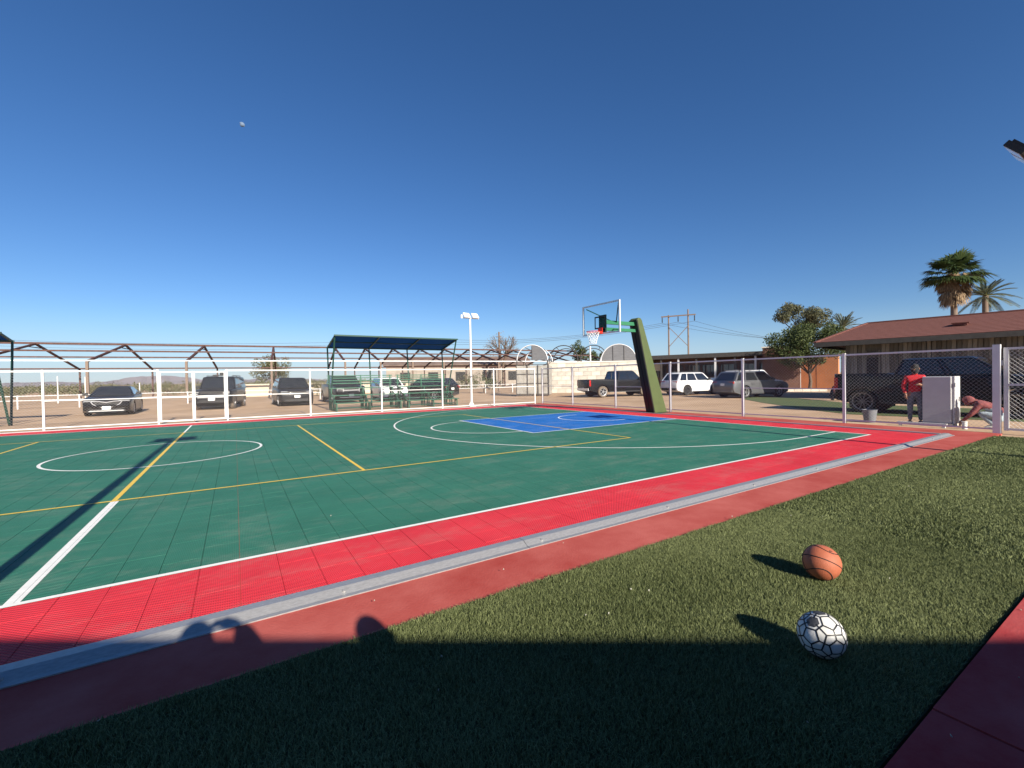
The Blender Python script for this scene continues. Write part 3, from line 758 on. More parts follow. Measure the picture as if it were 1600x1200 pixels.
# ------------------------------------------------------------------ vehicles
def interp_front(outline, z, front=True):
    """x of the outline at height z, front or rear"""
    xs = []
    n = len(outline)
    zs_ = [p[1] for p in (outline[-4:] if front else outline[:4])]
    z = min(max(z, min(zs_) + .005), max(p[1] for p in outline) - .005)
    for i in range(n - 1):
        (xa, za), (xb, zb) = outline[i][:2], outline[i + 1][:2]
        if (za - z) * (zb - z) <= 0 and abs(za - zb) > 1e-6: xs.append(xa + (xb - xa) * (z - za) / (zb - za))
    return max(xs) if front else min(xs)
def car(name, label, cat, loc, rz, paint, L_, W_, wb, r, outline, cab, gc=0.22, group='vehicles parked around the court', rim='alloy', spokes=5, pillars=(0.5,), face=None, recess=None, tyre=None, roofrack=False, headz=0.70, tailz=0.85, plate_front=True, mirror=True, xw=None, rimr=0.66):
    """outline: (x, z) from the low rear, over the roofless body, to the low front"""
    t = thing(name, label, cat, loc, rz, group)
    w = W_ / 2
    xf = (xw if xw is not None else 0) + wb / 2; xr = xf - wb
    ra = r + 0.065
    def archpts(xc):
        a0 = math.asin(max(-.9, min(.9, (gc - r) / ra))); return [(xc + ra * math.cos(a), r + ra * math.sin(a)) for a in [a0 + (PI - 2 * a0) * i / 10 for i in range(11)]]
    low = archpts(xf) + archpts(xr)          # front to rear along the sill
    nl = len(low)
    ring = [(x, z, 'l') for x, z in low] + [(p[0], p[1], p[2] if len(p) > 2 else 'u') for p in outline]
    n = len(ring); hl = L_ / 2; zmax = max(p[1] for p in outline)
    def layer(y, kx, dz, rec):
        out = []
        for x, z, f in ring:
            X = x * (1 - kx * (abs(x) / hl) ** 2) if f != 'l' else x
            Z = z
            if f == 'r': Z = recess if rec else zmax_rail
            elif f == 'u' and z > 0.5: Z = z - dz
            fy = 1 - 0.10 * max(0, (abs(x) / hl - 0.72) / 0.28) ** 2
            out.append((X, y * fy, Z))
        return out
    zmax_rail = outline[3][1]
    ys = [(-w, .035, .055, 0), (-w + .018, .018, .022, 0), (-w + .075, .006, .004, 0), (-w + .11, 0, 0, 1), (w - .11, 0, 0, 1), (w - .075, .006, .004, 0), (w - .018, .018, .022, 0), (w, .035, .055, 0)]
    b = MB(); vs = []
    for y, kx, dz, rec in ys: vs += layer(y, kx, dz, rec)
    fs = [(k * n + i, k * n + (i + 1) % n, (k + 1) * n + (i + 1) % n, (k + 1) * n + i) for k in range(len(ys) - 1) for i in range(n)]
    fs += [tuple(range(n)), tuple(range((len(ys) - 1) * n + n - 1, (len(ys) - 1) * n - 1, -1))]
    b.add(vs, fs); body = b.build('body', paint, t, 32)
    # inner wheel wells
    for xc in (xf, xr): b = MB(); b.box((xc, 0, r + .02), (2 * ra - .10, W_ - .30, ra * 1.1)); b.build('wheel_well', M_black, body)
    # cabin
    xb, zb, xt, zt, xtr, xbr = cab['xb'], cab['zb'], cab['xt'], cab['zt'], cab['xtr'], cab['xbr']
    wb_, wt_ = w - .05, w - cab.get('tumble', .22)
    base = [(xb, -wb_, zb), (xb, wb_, zb), (xbr, wb_, zb), (xbr, -wb_, zb)]
    top = [(xt, -wt_, zt - .05), (xt, wt_, zt - .05), (xtr, wt_, zt - .05), (xtr, -wt_, zt - .05)]
    roof = [(xt - .10, -wt_ + .12, zt), (xt - .10, wt_ - .12, zt), (xtr + .10, wt_ - .12, zt - .01), (xtr + .10, -wt_ + .12, zt - .01)]
    b = MB(); b.add(base + top + roof, [(0, 1, 5, 4), (1, 2, 6, 5), (2, 3, 7, 6), (3, 0, 4, 7), (4, 5, 9, 8), (5, 6, 10, 9), (6, 7, 11, 10), (7, 4, 8, 11), (8, 9, 10, 11)])
    cabin = b.build('cabin', paint, t, 50)
    def pane(nm, A, B, C, D, m0, m1, z0=.08, z1=.06):
        """glass on the quad A B (bottom) C D (top) inset along it, lifted off the surface"""
        A, B, C, D = map(Vector, (A, B, C, D)); nn = (B - A).cross(D - A).normalized()
        lo0, lo1 = A.lerp(D, z0), B.lerp(C, z0); hi0, hi1 = A.lerp(D, 1 - z1), B.lerp(C, 1 - z1)
        q = [lo0.lerp(lo1, m0), lo0.lerp(lo1, m1), hi0.lerp(hi1, m1), hi0.lerp(hi1, m0)]
        cc = Vector(((xb + xbr) / 2, 0, (zb + zt) / 2))
        if nn.dot(q[0] - cc) < 0: nn = -nn
        g_ = MB(); g_.add([p + nn * .006 for p in q] + [p - nn * .004 for p in q], [(0, 1, 2, 3), (7, 6, 5, 4)] + [(i, (i + 1) % 4, 4 + (i + 1) % 4, 4 + i) for i in range(4)])
        return g_.build(nm, M_glass, cabin)
    pane('windshield', base[0], base[1], top[1], top[0], .05, .95, .06, .05)
    pane('rear_window', base[3], base[2], top[2], top[3], .09, .91, .10, .10)
    cuts = [0.03] + list(pillars) + [0.97]
    for a, c in zip(cuts[:-1], cuts[1:]):
        pane('side_window', base[0], base[3], top[3], top[0], a + .012, c - .012); pane('side_window', base[1], base[2], top[2], top[1], a + .012, c - .012)
    # doors, proud of the side by a few millimetres
    zs = gc + .12
    dx = [xb + .12 - cab.get('dooroff', 0)] + [xb + (xbr - xb) * p_ for p_ in pillars if cab.get('dmin', 0) < p_ < cab.get('dmax', .9)] + [max(xr + ra + .03, xbr + .08) if cab.get('rear', True) else xbr + .05]
    dx[0] = min(dx[0], xf - ra - .05)
    for a, c in zip(dx[:-1], dx[1:]):
        for s in (-1, 1):
            d = MB(); d.box(((a + c) / 2, s * (w - .002), (zs + zb - .09) / 2), (abs(a - c) - .016, .012, zb - .09 - zs)); dd = d.build('door', paint, t)
            d = MB(); d.box((min(a, c) + .14, s * (w + .016), zb - .20), (.18, .03, .035)); d.build('handle', cab.get('handle', paint), dd)
    d = MB()
    for s in (-1, 1): d.box(((xf + xr) / 2, s * (w - .03), gc + .035), (wb - 2 * ra - .04, .07, .07))
    d.build('sill_trim', M_trim, t)
    # wheels
    tb_ = MB(); tb_.lathe([(r * .62, -.10), (r * .93, -.115), (r * .99, -.09), (r, -.04), (r, .04), (r * .99, .09), (r * .93, .115), (r * .62, .10)], 'Y', 24); tm = tb_.mesh('tyre', tyre or M_tyre, 40)
    rb_ = MB(); rr = r * rimr
    rb_.lathe([(rr, -.104), (rr * 1.03, -.112), (rr * .90, -.106), (rr * .86, -.05), (rr * .86, .05), (rr * .90, .106), (rr * 1.03, .112), (rr, .104)], 'Y', 24)
    for sy in (-1, 1):
        rb_.tube((0, sy * .07, 0), (0, sy * .105, 0), rr * .2, n=10)
        for k in range(spokes):
            a = 2 * PI * k / spokes; c_, s_ = math.cos(a), math.sin(a); pw_ = .9 / spokes * rr
            rb_.bar((rr * .12 * c_, sy * .092, rr * .12 * s_), (rr * .92 * c_, sy * .098, rr * .92 * s_), pw_, .022, up=(0, 1, 0))
    rm = rb_.mesh('rim', M_alloy if rim == 'alloy' else M_darkalloy if rim == 'dark' else M_dust, 40)
    kb = MB(); kb.tube((0, -.045, 0), (0, .045, 0), rr * .88, n=20); km = kb.mesh('brake_disc', M_black)
    for xc in (xf, xr):
        for s in (-1, 1):
            we = bpy.data.objects.new('wheel', None); COL.objects.link(we); we.parent = t; we.location = (xc, s * (w - .125), r)
            link('tyre', tm, we); link('rim', rm, we); link('brake_disc', km, we)
    # lamps, grille, bumpers, plates
    F = face or {}
    def front_box(nm, y, z, sy, sz, m, depth=.06, out=.012, parent=None, rear=False):
        x = interp_front(outline, z, not rear)
        yy = abs(y) / w; fx = x * (1 - .02 * yy * yy)
        d = MB(); d.box((fx + (out - depth / 2) * (-1 if rear else 1), y, z), (depth, sy, sz)); return d.build(nm, m, parent or t)
    hw, hh = F.get('lamp', (.36, .13)); hy = w - .10 - hw / 2
    for s in (-1, 1):
        if F.get('round'):
            x = interp_front(outline, headz); d = MB(); d.tube((x - .06, s * hy, headz), (x + .02, s * hy, headz), hh / 2, n=16); d.build('headlight', M_lamp, t, 40)
        else: front_box('headlight', s * hy, headz, hw, hh, M_lamp, .10, .014)
        tw, th = F.get('tail', (.30, .16)); front_box('tail_light', s * (w - .09 - tw / 2), tailz, tw, th, M_tail, .12, .016, rear=True)
        if F.get('fog', True): front_box('fog_light', s * (w - .32), gc + .24, .13, .07, M_lamp, .05, .012)
    gw, gh, gz = F.get('grille', (.9, .22, headz - .02))
    gr = front_box('grille', 0, gz, gw, gh, M_trim, .05, .010)
    if F.get('slats'):
        for k in range(F['slats']): front_box('slat', -gw / 2 + gw * (k + .5) / F['slats'], gz, gw / F['slats'] * .45, gh * .92, paint, .05, .02, gr)
    if F.get('wing'):
        for s in (-1, 1):
            x = interp_front(outline, gz); d = MB(); d.path([(x + .02, 0, gz - gh * .55), (x + .02, s * gw * .25, gz - gh * .50), (x + .0, s * gw * .52, gz - gh * .05), (x - .02, s * gw * .62, gz + gh * .42)], .024, 6); d.path([(x + .02, 0, gz + gh * .28), (x + .015, s * gw * .3, gz + gh * .5), (x - .02, s * gw * .60, gz + gh * .5)], .018, 6); d.build('grille_trim', M_chrome, t, 60)
    elif F.get('frame'):
        d = MB(); x = interp_front(outline, gz) + .016
        for z in (gz - gh / 2, gz + gh / 2): d.box((x, 0, z), (.03, gw + .04, .028))
        for s in (-1, 1): d.box((x, s * gw / 2, gz), (.03, .028, gh))
        if F['frame'] == 'bar': d.box((x, 0, gz), (.03, gw, .035))
        d.build('grille_trim', F.get('framemat', M_chrome), t)
    if F.get('badge'): front_box('badge', 0, gz + F['badge'], .13, .09, M_chrome, .03, .03)
    front_box('lower_intake', 0, gc + .16, W_ * .62, .14, M_trim, .05, .008)
    front_box('front_bumper_trim', 0, gc + .07, W_ * .74, .05, F.get('bumper', M_trim), .08, .022)
    if F.get('chromebar'): front_box('chrome_strip', 0, F['chromebar'], W_ * .68, .04, M_chrome, .05, .03)
    if plate_front: front_box('number_plate', 0, F.get('pz', gc + .30), .32, .155, M_plate, .02, .032)
    front_box('rear_bumper', 0, gc + .22, W_ * .80, .17, F.get('rbumper', M_trim), .08, .05, rear=True)
    front_box('number_plate', 0, F.get('rpz', tailz - .12), .32, .15, M_plate, .02, .012, rear=True)
    if mirror:
        for s in (-1, 1):
            d = MB(); d.box((xb - .32, s * (w + .09), zb + .12), (.11, .20, .15)); d.bar((xb - .30, s * (w - .08), zb + .03), (xb - .32, s * (w + .03), zb + .09), .05); o = d.build('mirror', F.get('mirrormat', M_trim), t)
            bv = o.modifiers.new('bevel', 'BEVEL'); bv.width = .03; bv.segments = 2
    d = MB()
    for s in (-1, 1): d.bar((xb + .15, s * .30 - .2, zb + .045), (xb - .02, s * .30 + .25, zb + .10), .02)
    d.build('wiper', M_black, t)
    if roofrack:
        d = MB()
        for s in (-1, 1):
            d.bar((xt - .25, s * (wt_ - .14), zt + .05), (xtr + .2, s * (wt_ - .14), zt + .05), .04)
            for x in (xt - .3, (xt + xtr) / 2, xtr + .25): d.bar((x, s * (wt_ - .14), zt - .02), (x, s * (wt_ - .14), zt + .04), .035)
        if roofrack == 'bar': d.box((xt - .2, 0, zt + .08), (.08, .7, .07)); d.box((xt - .2, 0.1, zt + .16), (.1, .18, .16))
        d.build('roof_rack', M_trim, t)
    return t
def paint(nm, c, flake=.0): return mat(nm, c, 0.30, metal=flake, coat=0.25, var=0.10, scale=1.2, spec=.3, detail=3)
P_black = paint('black_car_paint', (0.006, 0.006, 0.007)); P_navy = paint('dark_blue_black_car_paint', (0.008, 0.009, 0.014)); P_char = paint('charcoal_car_paint', (0.013, 0.013, 0.015))
P_grey = paint('grey_car_paint', (0.16, 0.165, 0.175), .5); P_wht = paint('white_car_paint', (0.78, 0.78, 0.78), 0); P_silver = paint('silver_car_paint', (0.50, 0.51, 0.53), .6)
SED = [(-2.30, .30), (-2.36, .55), (-2.32, .82), (-2.22, .98), (-1.75, 1.02), (-1.0, .98), (.3, .95), (.95, .94), (1.6, .88), (2.05, .78), (2.28, .64), (2.36, .48), (2.30, .28)]
SEDC = dict(xb=1.02, zb=.93, xt=.18, zt=1.43, xtr=-1.0, xbr=-1.78, tumble=.30, dmax=.7)
SUVO = [(-2.22, .36), (-2.30, .60), (-2.28, .95), (-2.22, 1.08), (-1.4, 1.08), (0, 1.06), (.95, 1.05), (1.55, 1.02), (2.02, .95), (2.22, .82), (2.28, .60), (2.22, .34)]
SUVC = dict(xb=1.05, zb=1.04, xt=.42, zt=1.68, xtr=-1.75, xbr=-2.18, tumble=.24, dmax=.7)
BOXO = [(-2.25, .50), (-2.32, .70), (-2.30, 1.05), (-2.28, 1.18), (-1.4, 1.18), (0, 1.17), (.85, 1.16), (1.5, 1.15), (2.05, 1.10), (2.18, 1.00), (2.26, .75), (2.20, .48)]
BOXC = dict(xb=.85, zb=1.15, xt=.50, zt=1.88, xtr=-2.05, xbr=-2.25, tumble=.17, dmax=.7)
def pick(L_, cabr, hood=1.18, rail=1.28, fl=.86):
    h = L_ / 2
    return [(-h + .03, .48), (-h, .62), (-h, rail - .02), (-h + .01, rail), (-h + .09, rail), (-h + .10, rail, 'r'), (cabr - .12, rail, 'r'), (cabr - .11, rail), (cabr + .3, rail - .06), (cabr + 2.0, rail - .09), (h - 1.55, rail - .09), (h - .8, hood), (h - .25, hood - .06), (h - .06, hood - .22), (h, .70), (h - .05, .45)]
# row facing the court beyond the far fence
car('parked_sedan', 'low black sedan with a winged chrome grille, leftmost parked car', 'car', (-4.0, 18.75, -.03), R(-90 + 2), P_black, 4.72, 1.86, 2.84, .33, SED, SEDC, face=dict(lamp=(.42, .11), grille=(.90, .27, .58), wing=1, pz=.40, chromebar=.26), pillars=(.46, .80), gc=.17)
car('parked_suv', 'tall dark blue SUV with a rooftop light bar behind the double gate', 'car', (.62, 20.1, -.03), R(-90 - 11), P_navy, 4.64, 1.92, 2.76, .41, BOXO, BOXC, gc=.36, face=dict(lamp=(.26, .20), grille=(1.05, .24, .92), frame='plain', framemat=M_trim, chromebar=.70, pz=.60), pillars=(.40, .72), roofrack='bar', headz=.93, tyre=M_dust, rim='dark')
car('parked_suv', 'charcoal SUV with a sloping snub bonnet, second from the double gate', 'car', (4.45, 20.3, -.03), R(-90 + 2), P_char, 4.7, 1.96, 2.9, .38, SUVO, dict(SUVC, zt=1.76, zb=1.06), gc=.26, face=dict(lamp=(.36, .12), grille=(1.0, .20, .84), frame='bar', framemat=P_char, badge=.22, pz=.60), pillars=(.42, .74), headz=.86)
car('parked_pickup', 'dark pickup behind the left bleacher with its round nosed front to the court', 'pickup', (7.75, 21.2, -.03), R(-90 + 1), P_char, 5.6, 2.0, 3.6, .40, pick(5.6, -.75), dict(xb=1.35, zb=1.17, xt=.70, zt=1.86, xtr=-.50, xbr=-.72, tumble=.2, dmax=.8, rear=False), gc=.34, recess=.82, face=dict(lamp=(.34, .2), grille=(1.0, .30, .88), frame='bar', pz=.55, bumper=M_chrome), pillars=(.52,), headz=.92)
car('parked_suv', 'small white SUV seen between the two green bleachers', 'car', (11.05, 21.2, -.03), R(-90 - 2), P_wht, 4.5, 1.84, 2.66, .36, SUVO, SUVC, gc=.24, face=dict(lamp=(.40, .12), grille=(.95, .18, .82), frame='plain', framemat=M_trim, badge=.02, pz=.52), pillars=(.42, .74), headz=.86)
car('parked_sedan', 'black hatchback at the right end of the bleachers, tail towards the white mast', 'car', (13.6, 19.6, -.03), R(118), P_black, 4.55, 1.86, 2.7, .35, SUVO, dict(SUVC, zt=1.58), gc=.24, face=dict(grille=(.9, .2, .8)), pillars=(.42, .74), tailz=.92)
# vehicles by the block wall and the low house
hdg = math.atan2(-.19, .98)
car('parked_pickup', 'black pickup with silver wheels parked by the pale block wall', 'pickup', (25.25, 11.75, -.03), R(-12), P_black, 5.7, 1.98, 3.55, .40, pick(5.7, -.55), dict(xb=1.55, zb=1.17, xt=.92, zt=1.88, xtr=-.35, xbr=-.52, tumble=.22, dmax=.8, rear=False), gc=.36, recess=.82, face=dict(lamp=(.3, .22), grille=(1.0, .3, .9), tail=(.17, .42), rbumper=M_chrome, rpz=.62), pillars=(.55,), tailz=1.02, tyre=M_dust)
car('parked_suv', 'white SUV with dark wheels parked behind the hoop post', 'car', (30.6, 9.3, -.03), R(-8), P_wht, 4.7, 1.82, 2.68, .37, SUVO, SUVC, gc=.24, face=dict(lamp=(.4, .12), grille=(.9, .2, .8), tail=(.42, .12)), pillars=(.42, .74), tailz=.98, roofrack=True, rim='dark')
car('parked_suv', 'grey metallic SUV with alloy wheels seen from its dark rear corner', 'car', (29.3, 4.05, -.03), R(-13), P_grey, 4.62, 1.87, 2.74, .37, SUVO, dict(SUVC, zt=1.66), gc=.24, face=dict(lamp=(.4, .12), grille=(.9, .2, .8), tail=(.34, .12), rbumper=P_grey), pillars=(.42, .74), tailz=.96, roofrack=True)
car('parked_suv', 'pale roofed SUV mostly hidden behind the grey metallic SUV', 'car', (33.4, 6.3, -.03), R(-13), P_wht, 4.8, 1.9, 2.8, .38, SUVO, dict(SUVC, zt=1.78), gc=.24, face=dict(lamp=(.4, .12), grille=(.9, .2, .8)), pillars=(.42, .74), tailz=.96)
car('parked_pickup', 'silver pickup with its tailgate showing between the white and grey SUVs', 'pickup', (36.2, 8.9, -.03), R(-13), P_silver, 5.5, 1.95, 3.4, .40, pick(5.5, -.55, rail=1.22), dict(xb=1.55, zb=1.12, xt=.92, zt=1.80, xtr=-.35, xbr=-.52, tumble=.22, dmax=.8, rear=False), gc=.34, recess=.82, face=dict(tail=(.17, .38)), pillars=(.55,), tailz=.98)
car('parked_pickup', 'big black crew cab pickup parked along the low house at right', 'pickup', (21.62, -7.02, -.03), R(-90 + 2), P_black, 5.95, 2.06, 3.66, .42, pick(5.95, -1.22, hood=1.26, rail=1.42), dict(xb=1.55, zb=1.31, xt=.75, zt=1.92, xtr=-.98, xbr=-1.2, tumble=.24, dmax=.8, rear=False, handle=M_trim), gc=.36, recess=.90, face=dict(lamp=(.3, .2), grille=(1.1, .36, .95), tail=(.17, .4)), pillars=(.45, .50), tailz=1.08, rim='dark', spokes=10, rimr=.74, xw=-.225)

# ------------------------------------------------------------------ people
def limb_chain(b, pts, rs, n=10): b.path(pts, rs, n)
def skin_mesh(name, nodes, edges, regions, root='pelvis', sub=2):
    """one continuous skin grown over a skeleton; nodes: name -> (pos, radius or (rx, ry)); regions: list of (material, test(node pair))"""
    names = list(nodes); ix = {n: i for i, n in enumerate(names)}
    me = bpy.data.meshes.new(name); me.from_pydata([nodes[n][0] for n in names], [(ix[a], ix[b_]) for a, b_ in edges], [])
    o = bpy.data.objects.new(name, me); COL.objects.link(o)
    md = o.modifiers.new('skin', 'SKIN'); md.use_smooth_shade = True
    sv = me.skin_vertices[0].data
    for n in names:
        r = nodes[n][1]; sv[ix[n]].radius = (r, r) if not isinstance(r, tuple) else r
        sv[ix[n]].use_root = (n == root)
    sd = o.modifiers.new('sub', 'SUBSURF'); sd.levels = sub; sd.render_levels = sub
    dg = bpy.context.evaluated_depsgraph_get(); dg.update()
    out = bpy.data.meshes.new_from_object(o.evaluated_get(dg)); out.name = name
    bpy.data.objects.remove(o)
    mats = []
    for m, _ in regions:
        if m not in mats: mats.append(m); out.materials.append(m)
    segs = [(Vector(nodes[a][0]), Vector(nodes[b_][0]), a, b_) for a, b_ in edges]
    def near(p):
        best = None
        for A, B_, a, b_ in segs:
            d = B_ - A; t = max(0, min(1, (p - A).dot(d) / d.length_squared)); q = (A + d * t - p).length
            if best is None or q < best[0]: best = (q, a, b_, t)
        return best
    for f in out.polygons:
        _, a, b_, t = near(f.center)
        for m, test in regions:
            if test(a, b_, t): f.material_index = mats.index(m); break
    return out
def fingers(b, wrist, hand_dir, palm_n, curl=0.6, s=1.0):
    """palm, four unequal bent fingers and a thumb from the side of the palm"""
    w = Vector(wrist); d = Vector(hand_dir).normalized(); nrm = Vector(palm_n); nrm = (nrm - d * nrm.dot(d)).normalized(); side = d.cross(nrm)
    b.path([w - d * .01, w + d * .035 * s, w + d * .085 * s], [.024 * s, .036 * s, .034 * s], 8)
    for k, ln in enumerate((.070, .080, .074, .058)):
        base = w + d * .082 * s + side * (.030 - .020 * k) * s
        p1 = base + (d * math.cos(curl * .5) + nrm * math.sin(curl * .5)) * ln * .45 * s
        p2 = p1 + (d * math.cos(curl * 1.3) + nrm * math.sin(curl * 1.3)) * ln * .32 * s
        p3 = p2 + (d * math.cos(curl * 2) + nrm * math.sin(curl * 2)) * ln * .23 * s
        b.path([base - d * .01, p1, p2, p3], [.0095 * s, .009 * s, .008 * s, .006 * s], 6)
    base = w + d * .03 * s + side * .028 * s
    t1 = base + (d * .6 + side * .8).normalized() * .035 * s; t2 = t1 + (d * .9 + side * .3 + nrm * .3).normalized() * .03 * s
    b.path([base, t1, t2], [.012 * s, .0105 * s, .008 * s], 6)
M_skin = mat('brown_skin', (0.30, 0.155, 0.095), 0.55, var=.1, scale=20)
M_redjacket = mat('red_jacket_cloth', (0.55, 0.022, 0.030), 0.8, var=0.18, scale=12, bump=.3)
M_darksleeve = mat('dark_cloth', (0.030, 0.026, 0.028), 0.85, var=.2, scale=10, bump=.3)
M_jeans = mat('faded_jeans', (0.30, 0.36, 0.40), 0.9, var=0.35, scale=9, bump=.3)
M_djeans = mat('dark_jeans', (0.045, 0.055, 0.075), 0.9, var=0.3, scale=9, bump=.3)
M_maroon = mat('maroon_hoodie_cloth', (0.235, 0.070, 0.068), 0.9, var=0.22, scale=8, bump=.4)
M_hair = mat('black_hair', (0.012, 0.010, 0.009), 0.7)
M_cap = mat('black_cap_cloth', (0.020, 0.019, 0.018), 0.85)
M_shoe = mat('dark_shoe_leather', (0.03, 0.028, 0.028), 0.6); M_pshoe = mat('pale_shoe', (0.62, 0.60, 0.55), 0.7)
def head_parts(t, c, fwd, hair=M_hair, cap=None, mask=None, hood=None, s=1.0):
    """eyes, nose, mouth, ears, hair and headgear around a head centred on c that looks along fwd"""
    c = Vector(c); f = Vector(fwd).normalized(); up = Vector((0, 0, 1)); up = (up - f * up.dot(f)).normalized(); r_ = f.cross(up)
    P = lambda a, b_, d: c + (f * a + r_ * b_ + up * d) * s
    b = MB(); b.path([P(.085, 0, .02), P(.112, 0, -.012), P(.09, 0, -.028)], [.010, .017, .012], 6); b.build('nose', M_skin, t, 60)
    for sg in (-1, 1):
        b = MB(); b.lathe([(.001, -.011), (.008, -.007), (.011, 0), (.008, .007), (.001, .011)], 'Z', 8, P(.088, sg * .033, .018)); b.build('eye', M_pshoe, t, 60)
        b = MB(); b.path([P(.0, sg * .076, .025), P(-.012, sg * .09, .0), P(.0, sg * .078, -.035)], [.012, .015, .009], 6); b.build('ear', M_skin, t, 60)
    b = MB(); b.path([P(.084, -.025, -.055), P(.094, 0, -.057), P(.084, .025, -.055)], [.006, .009, .006], 6); b.build('mouth', M_maroon, t, 60)
    def shell(nm, m, k, lo, back=0.0, open_=None):
        b = MB(); n, mm = 18, 8; vs = []
        for i in range(mm + 1):
            el = PI / 2 - (PI / 2 - lo) * i / mm
            for j in range(n):
                a = 2 * PI * j / n
                vs.append(P((.105 * k) * math.cos(el) * math.cos(a) - back, (.085 * k) * math.cos(el) * math.sin(a), .02 + .115 * k * math.sin(el)))
        fs = [(i * n + j, i * n + (j + 1) % n, (i + 1) * n + (j + 1) % n, (i + 1) * n + j) for i in range(mm) for j in range(n) if not (open_ and i >= 3 and (abs(j - n / 2) > n / 2 - open_ or j < open_))]
        b.add(vs, fs); return b.build(nm, m, t, 80)
    shell('hair', hair, 1.03, -.35, .010, 3)
    if cap:
        shell('cap', cap, 1.08, .18)
        b = MB(); vs = []
        for i in range(7):
            a = -1.0 + 2.0 * i / 6; vs += [P(.10 * math.cos(a), .088 * math.sin(a), .052), P(.10 * math.cos(a) + .075 * math.cos(a * .8), .092 * math.sin(a), .040)]
        vs2 = [v + up * .006 for v in vs]; b.add(vs + vs2, [(2 * i, 2 * i + 1, 2 * i + 3, 2 * i + 2) for i in range(6)] + [(14 + 2 * i + 2, 14 + 2 * i + 3, 14 + 2 * i + 1, 14 + 2 * i) for i in range(6)]); b.build('cap_peak', cap, t)
    if mask:
        b = MB(); n = 9; vs = []
        for z, k in ((-.012, 1.06), (-.05, 1.12), (-.10, .95), (-.13, .7)):
            for j in range(n):
                a = -1.5 + 3.0 * j / (n - 1); vs.append(P(.102 * k * math.cos(a) + .008, .082 * k * math.sin(a), z))
        b.add(vs, [(i * n + j, i * n + j + 1, (i + 1) * n + j + 1, (i + 1) * n + j) for i in range(3) for j in range(n - 1)]); b.build('face_mask', mask, t, 80)
    if hood: shell('hood', hood, 1.20, -.75, .012, 3)
def feet(t, ankle, fwd, m, parent=None):
    a = Vector(ankle); f = Vector((fwd[0], fwd[1], 0)).normalized()
    b = MB(); z0 = 0.0
    b.path([Vector((a.x, a.y, .055)) - f * .06, Vector((a.x, a.y, .06)), Vector((a.x, a.y, .048)) + f * .09, Vector((a.x, a.y, .036)) + f * .17], [.040, .048, .044, .030], 10)
    b.build('shoe', m, t, 60)
def person(label, loc, rz, nodes, edges, regions, head, look, hands, ankles, cap=None, mask=None, hood=None, shoe=M_shoe, group=None):
    t = thing('person', label, 'person', loc, rz, group)
    me = skin_mesh('body', nodes, edges, regions)
    hb = MB()
    for wr, d, nn in hands: fingers(hb, wr, d, nn)
    bm = bmesh.new(); bm.from_mesh(me); n0 = len(bm.faces)
    hm = hb.mesh('hands', M_skin, 60); si = list(me.materials).index(M_skin) if M_skin in list(me.materials) else len(me.materials)
    if si == len(me.materials): me.materials.append(M_skin)
    bm.from_mesh(hm); bm.faces.ensure_lookup_table()
    for f in bm.faces[n0:]: f.material_index = si; f.smooth = True
    bm.to_mesh(me); bm.free()
    o = link('body', me, t)
    head_parts(t, head, look, cap=cap, mask=mask, hood=hood)
    for a, f in ankles: feet(t, a, f, shoe)
    return t
E_STD = [('pelvis', 'waist'), ('waist', 'chest'), ('chest', 'neck0'), ('neck0', 'neck'), ('neck', 'head'), ('head', 'crown'),
         ('chest', 'shl'), ('shl', 'ell'), ('ell', 'wrl'), ('chest', 'shr'), ('shr', 'elr'), ('elr', 'wrr'),
         ('pelvis', 'hipl'), ('hipl', 'knl'), ('knl', 'anl'), ('pelvis', 'hipr'), ('hipr', 'knr'), ('knr', 'anr')]
# x is the way the person faces, z up; left is +y
LEGS = ('hipl', 'hipr', 'knl', 'knr', 'anl', 'anr'); ARMS = ('shl', 'ell', 'wrl', 'shr', 'elr', 'wrr')
def reg(shirt, sleeve, legs, bare_from=0.75):
    return [(M_skin, lambda a, b_, t: a in ('neck', 'head') or (a == 'neck0' and t > .6)), (M_skin, lambda a, b_, t: a in ('ell', 'elr') and t > bare_from),
            (sleeve, lambda a, b_, t: a in ('shl', 'shr', 'ell', 'elr')), (legs, lambda a, b_, t: a in ('hipl', 'hipr', 'knl', 'knr') or b_ in ('hipl', 'hipr')), (legs, lambda a, b_, t: a == 'pelvis' and t < .15), (shirt, lambda a, b_, t: True)]
std = dict(pelvis=((0, 0, .88), (.135, .11)), waist=((0, 0, 1.02), (.135, .105)), chest=((.0, 0, 1.24), (.155, .115)), neck0=((0, 0, 1.37), (.075, .07)), neck=((.01, 0, 1.43), .052), head=((.02, 0, 1.53), (.085, .095)), crown=((.015, 0, 1.60), (.07, .078)),
           shl=((0, .175, 1.32), .068), ell=((.0, .235, 1.07), .050), wrl=((.07, .22, .85), .036), shr=((0, -.175, 1.32), .068), elr=((.02, -.24, 1.08), .050), wrr=((.14, -.10, 1.17), .036),
           hipl=((0, .095, .80), .098), knl=((.02, .105, .47), .068), anl=((-.01, .11, .10), .047), hipr=((0, -.095, .80), .098), knr=((.02, -.105, .47), .068), anr=((-.01, -.11, .10), .047))
n1 = dict(std); n1.update(ell=((.04, .25, 1.08), .055), wrl=((.20, .12, 1.10), .038), elr=((.03, -.25, 1.06), .055), wrr=((.10, -.20, .84), .038), shl=((0, .17, 1.32), .07), shr=((0, -.17, 1.32), .07), chest=((.0, 0, 1.24), (.155, .12)), waist=((0, 0, 1.02), (.135, .115)))
M_djeans2 = mat('grey_blue_jeans', (0.13, 0.155, 0.185), 0.9, var=0.4, scale=7, bump=.3)
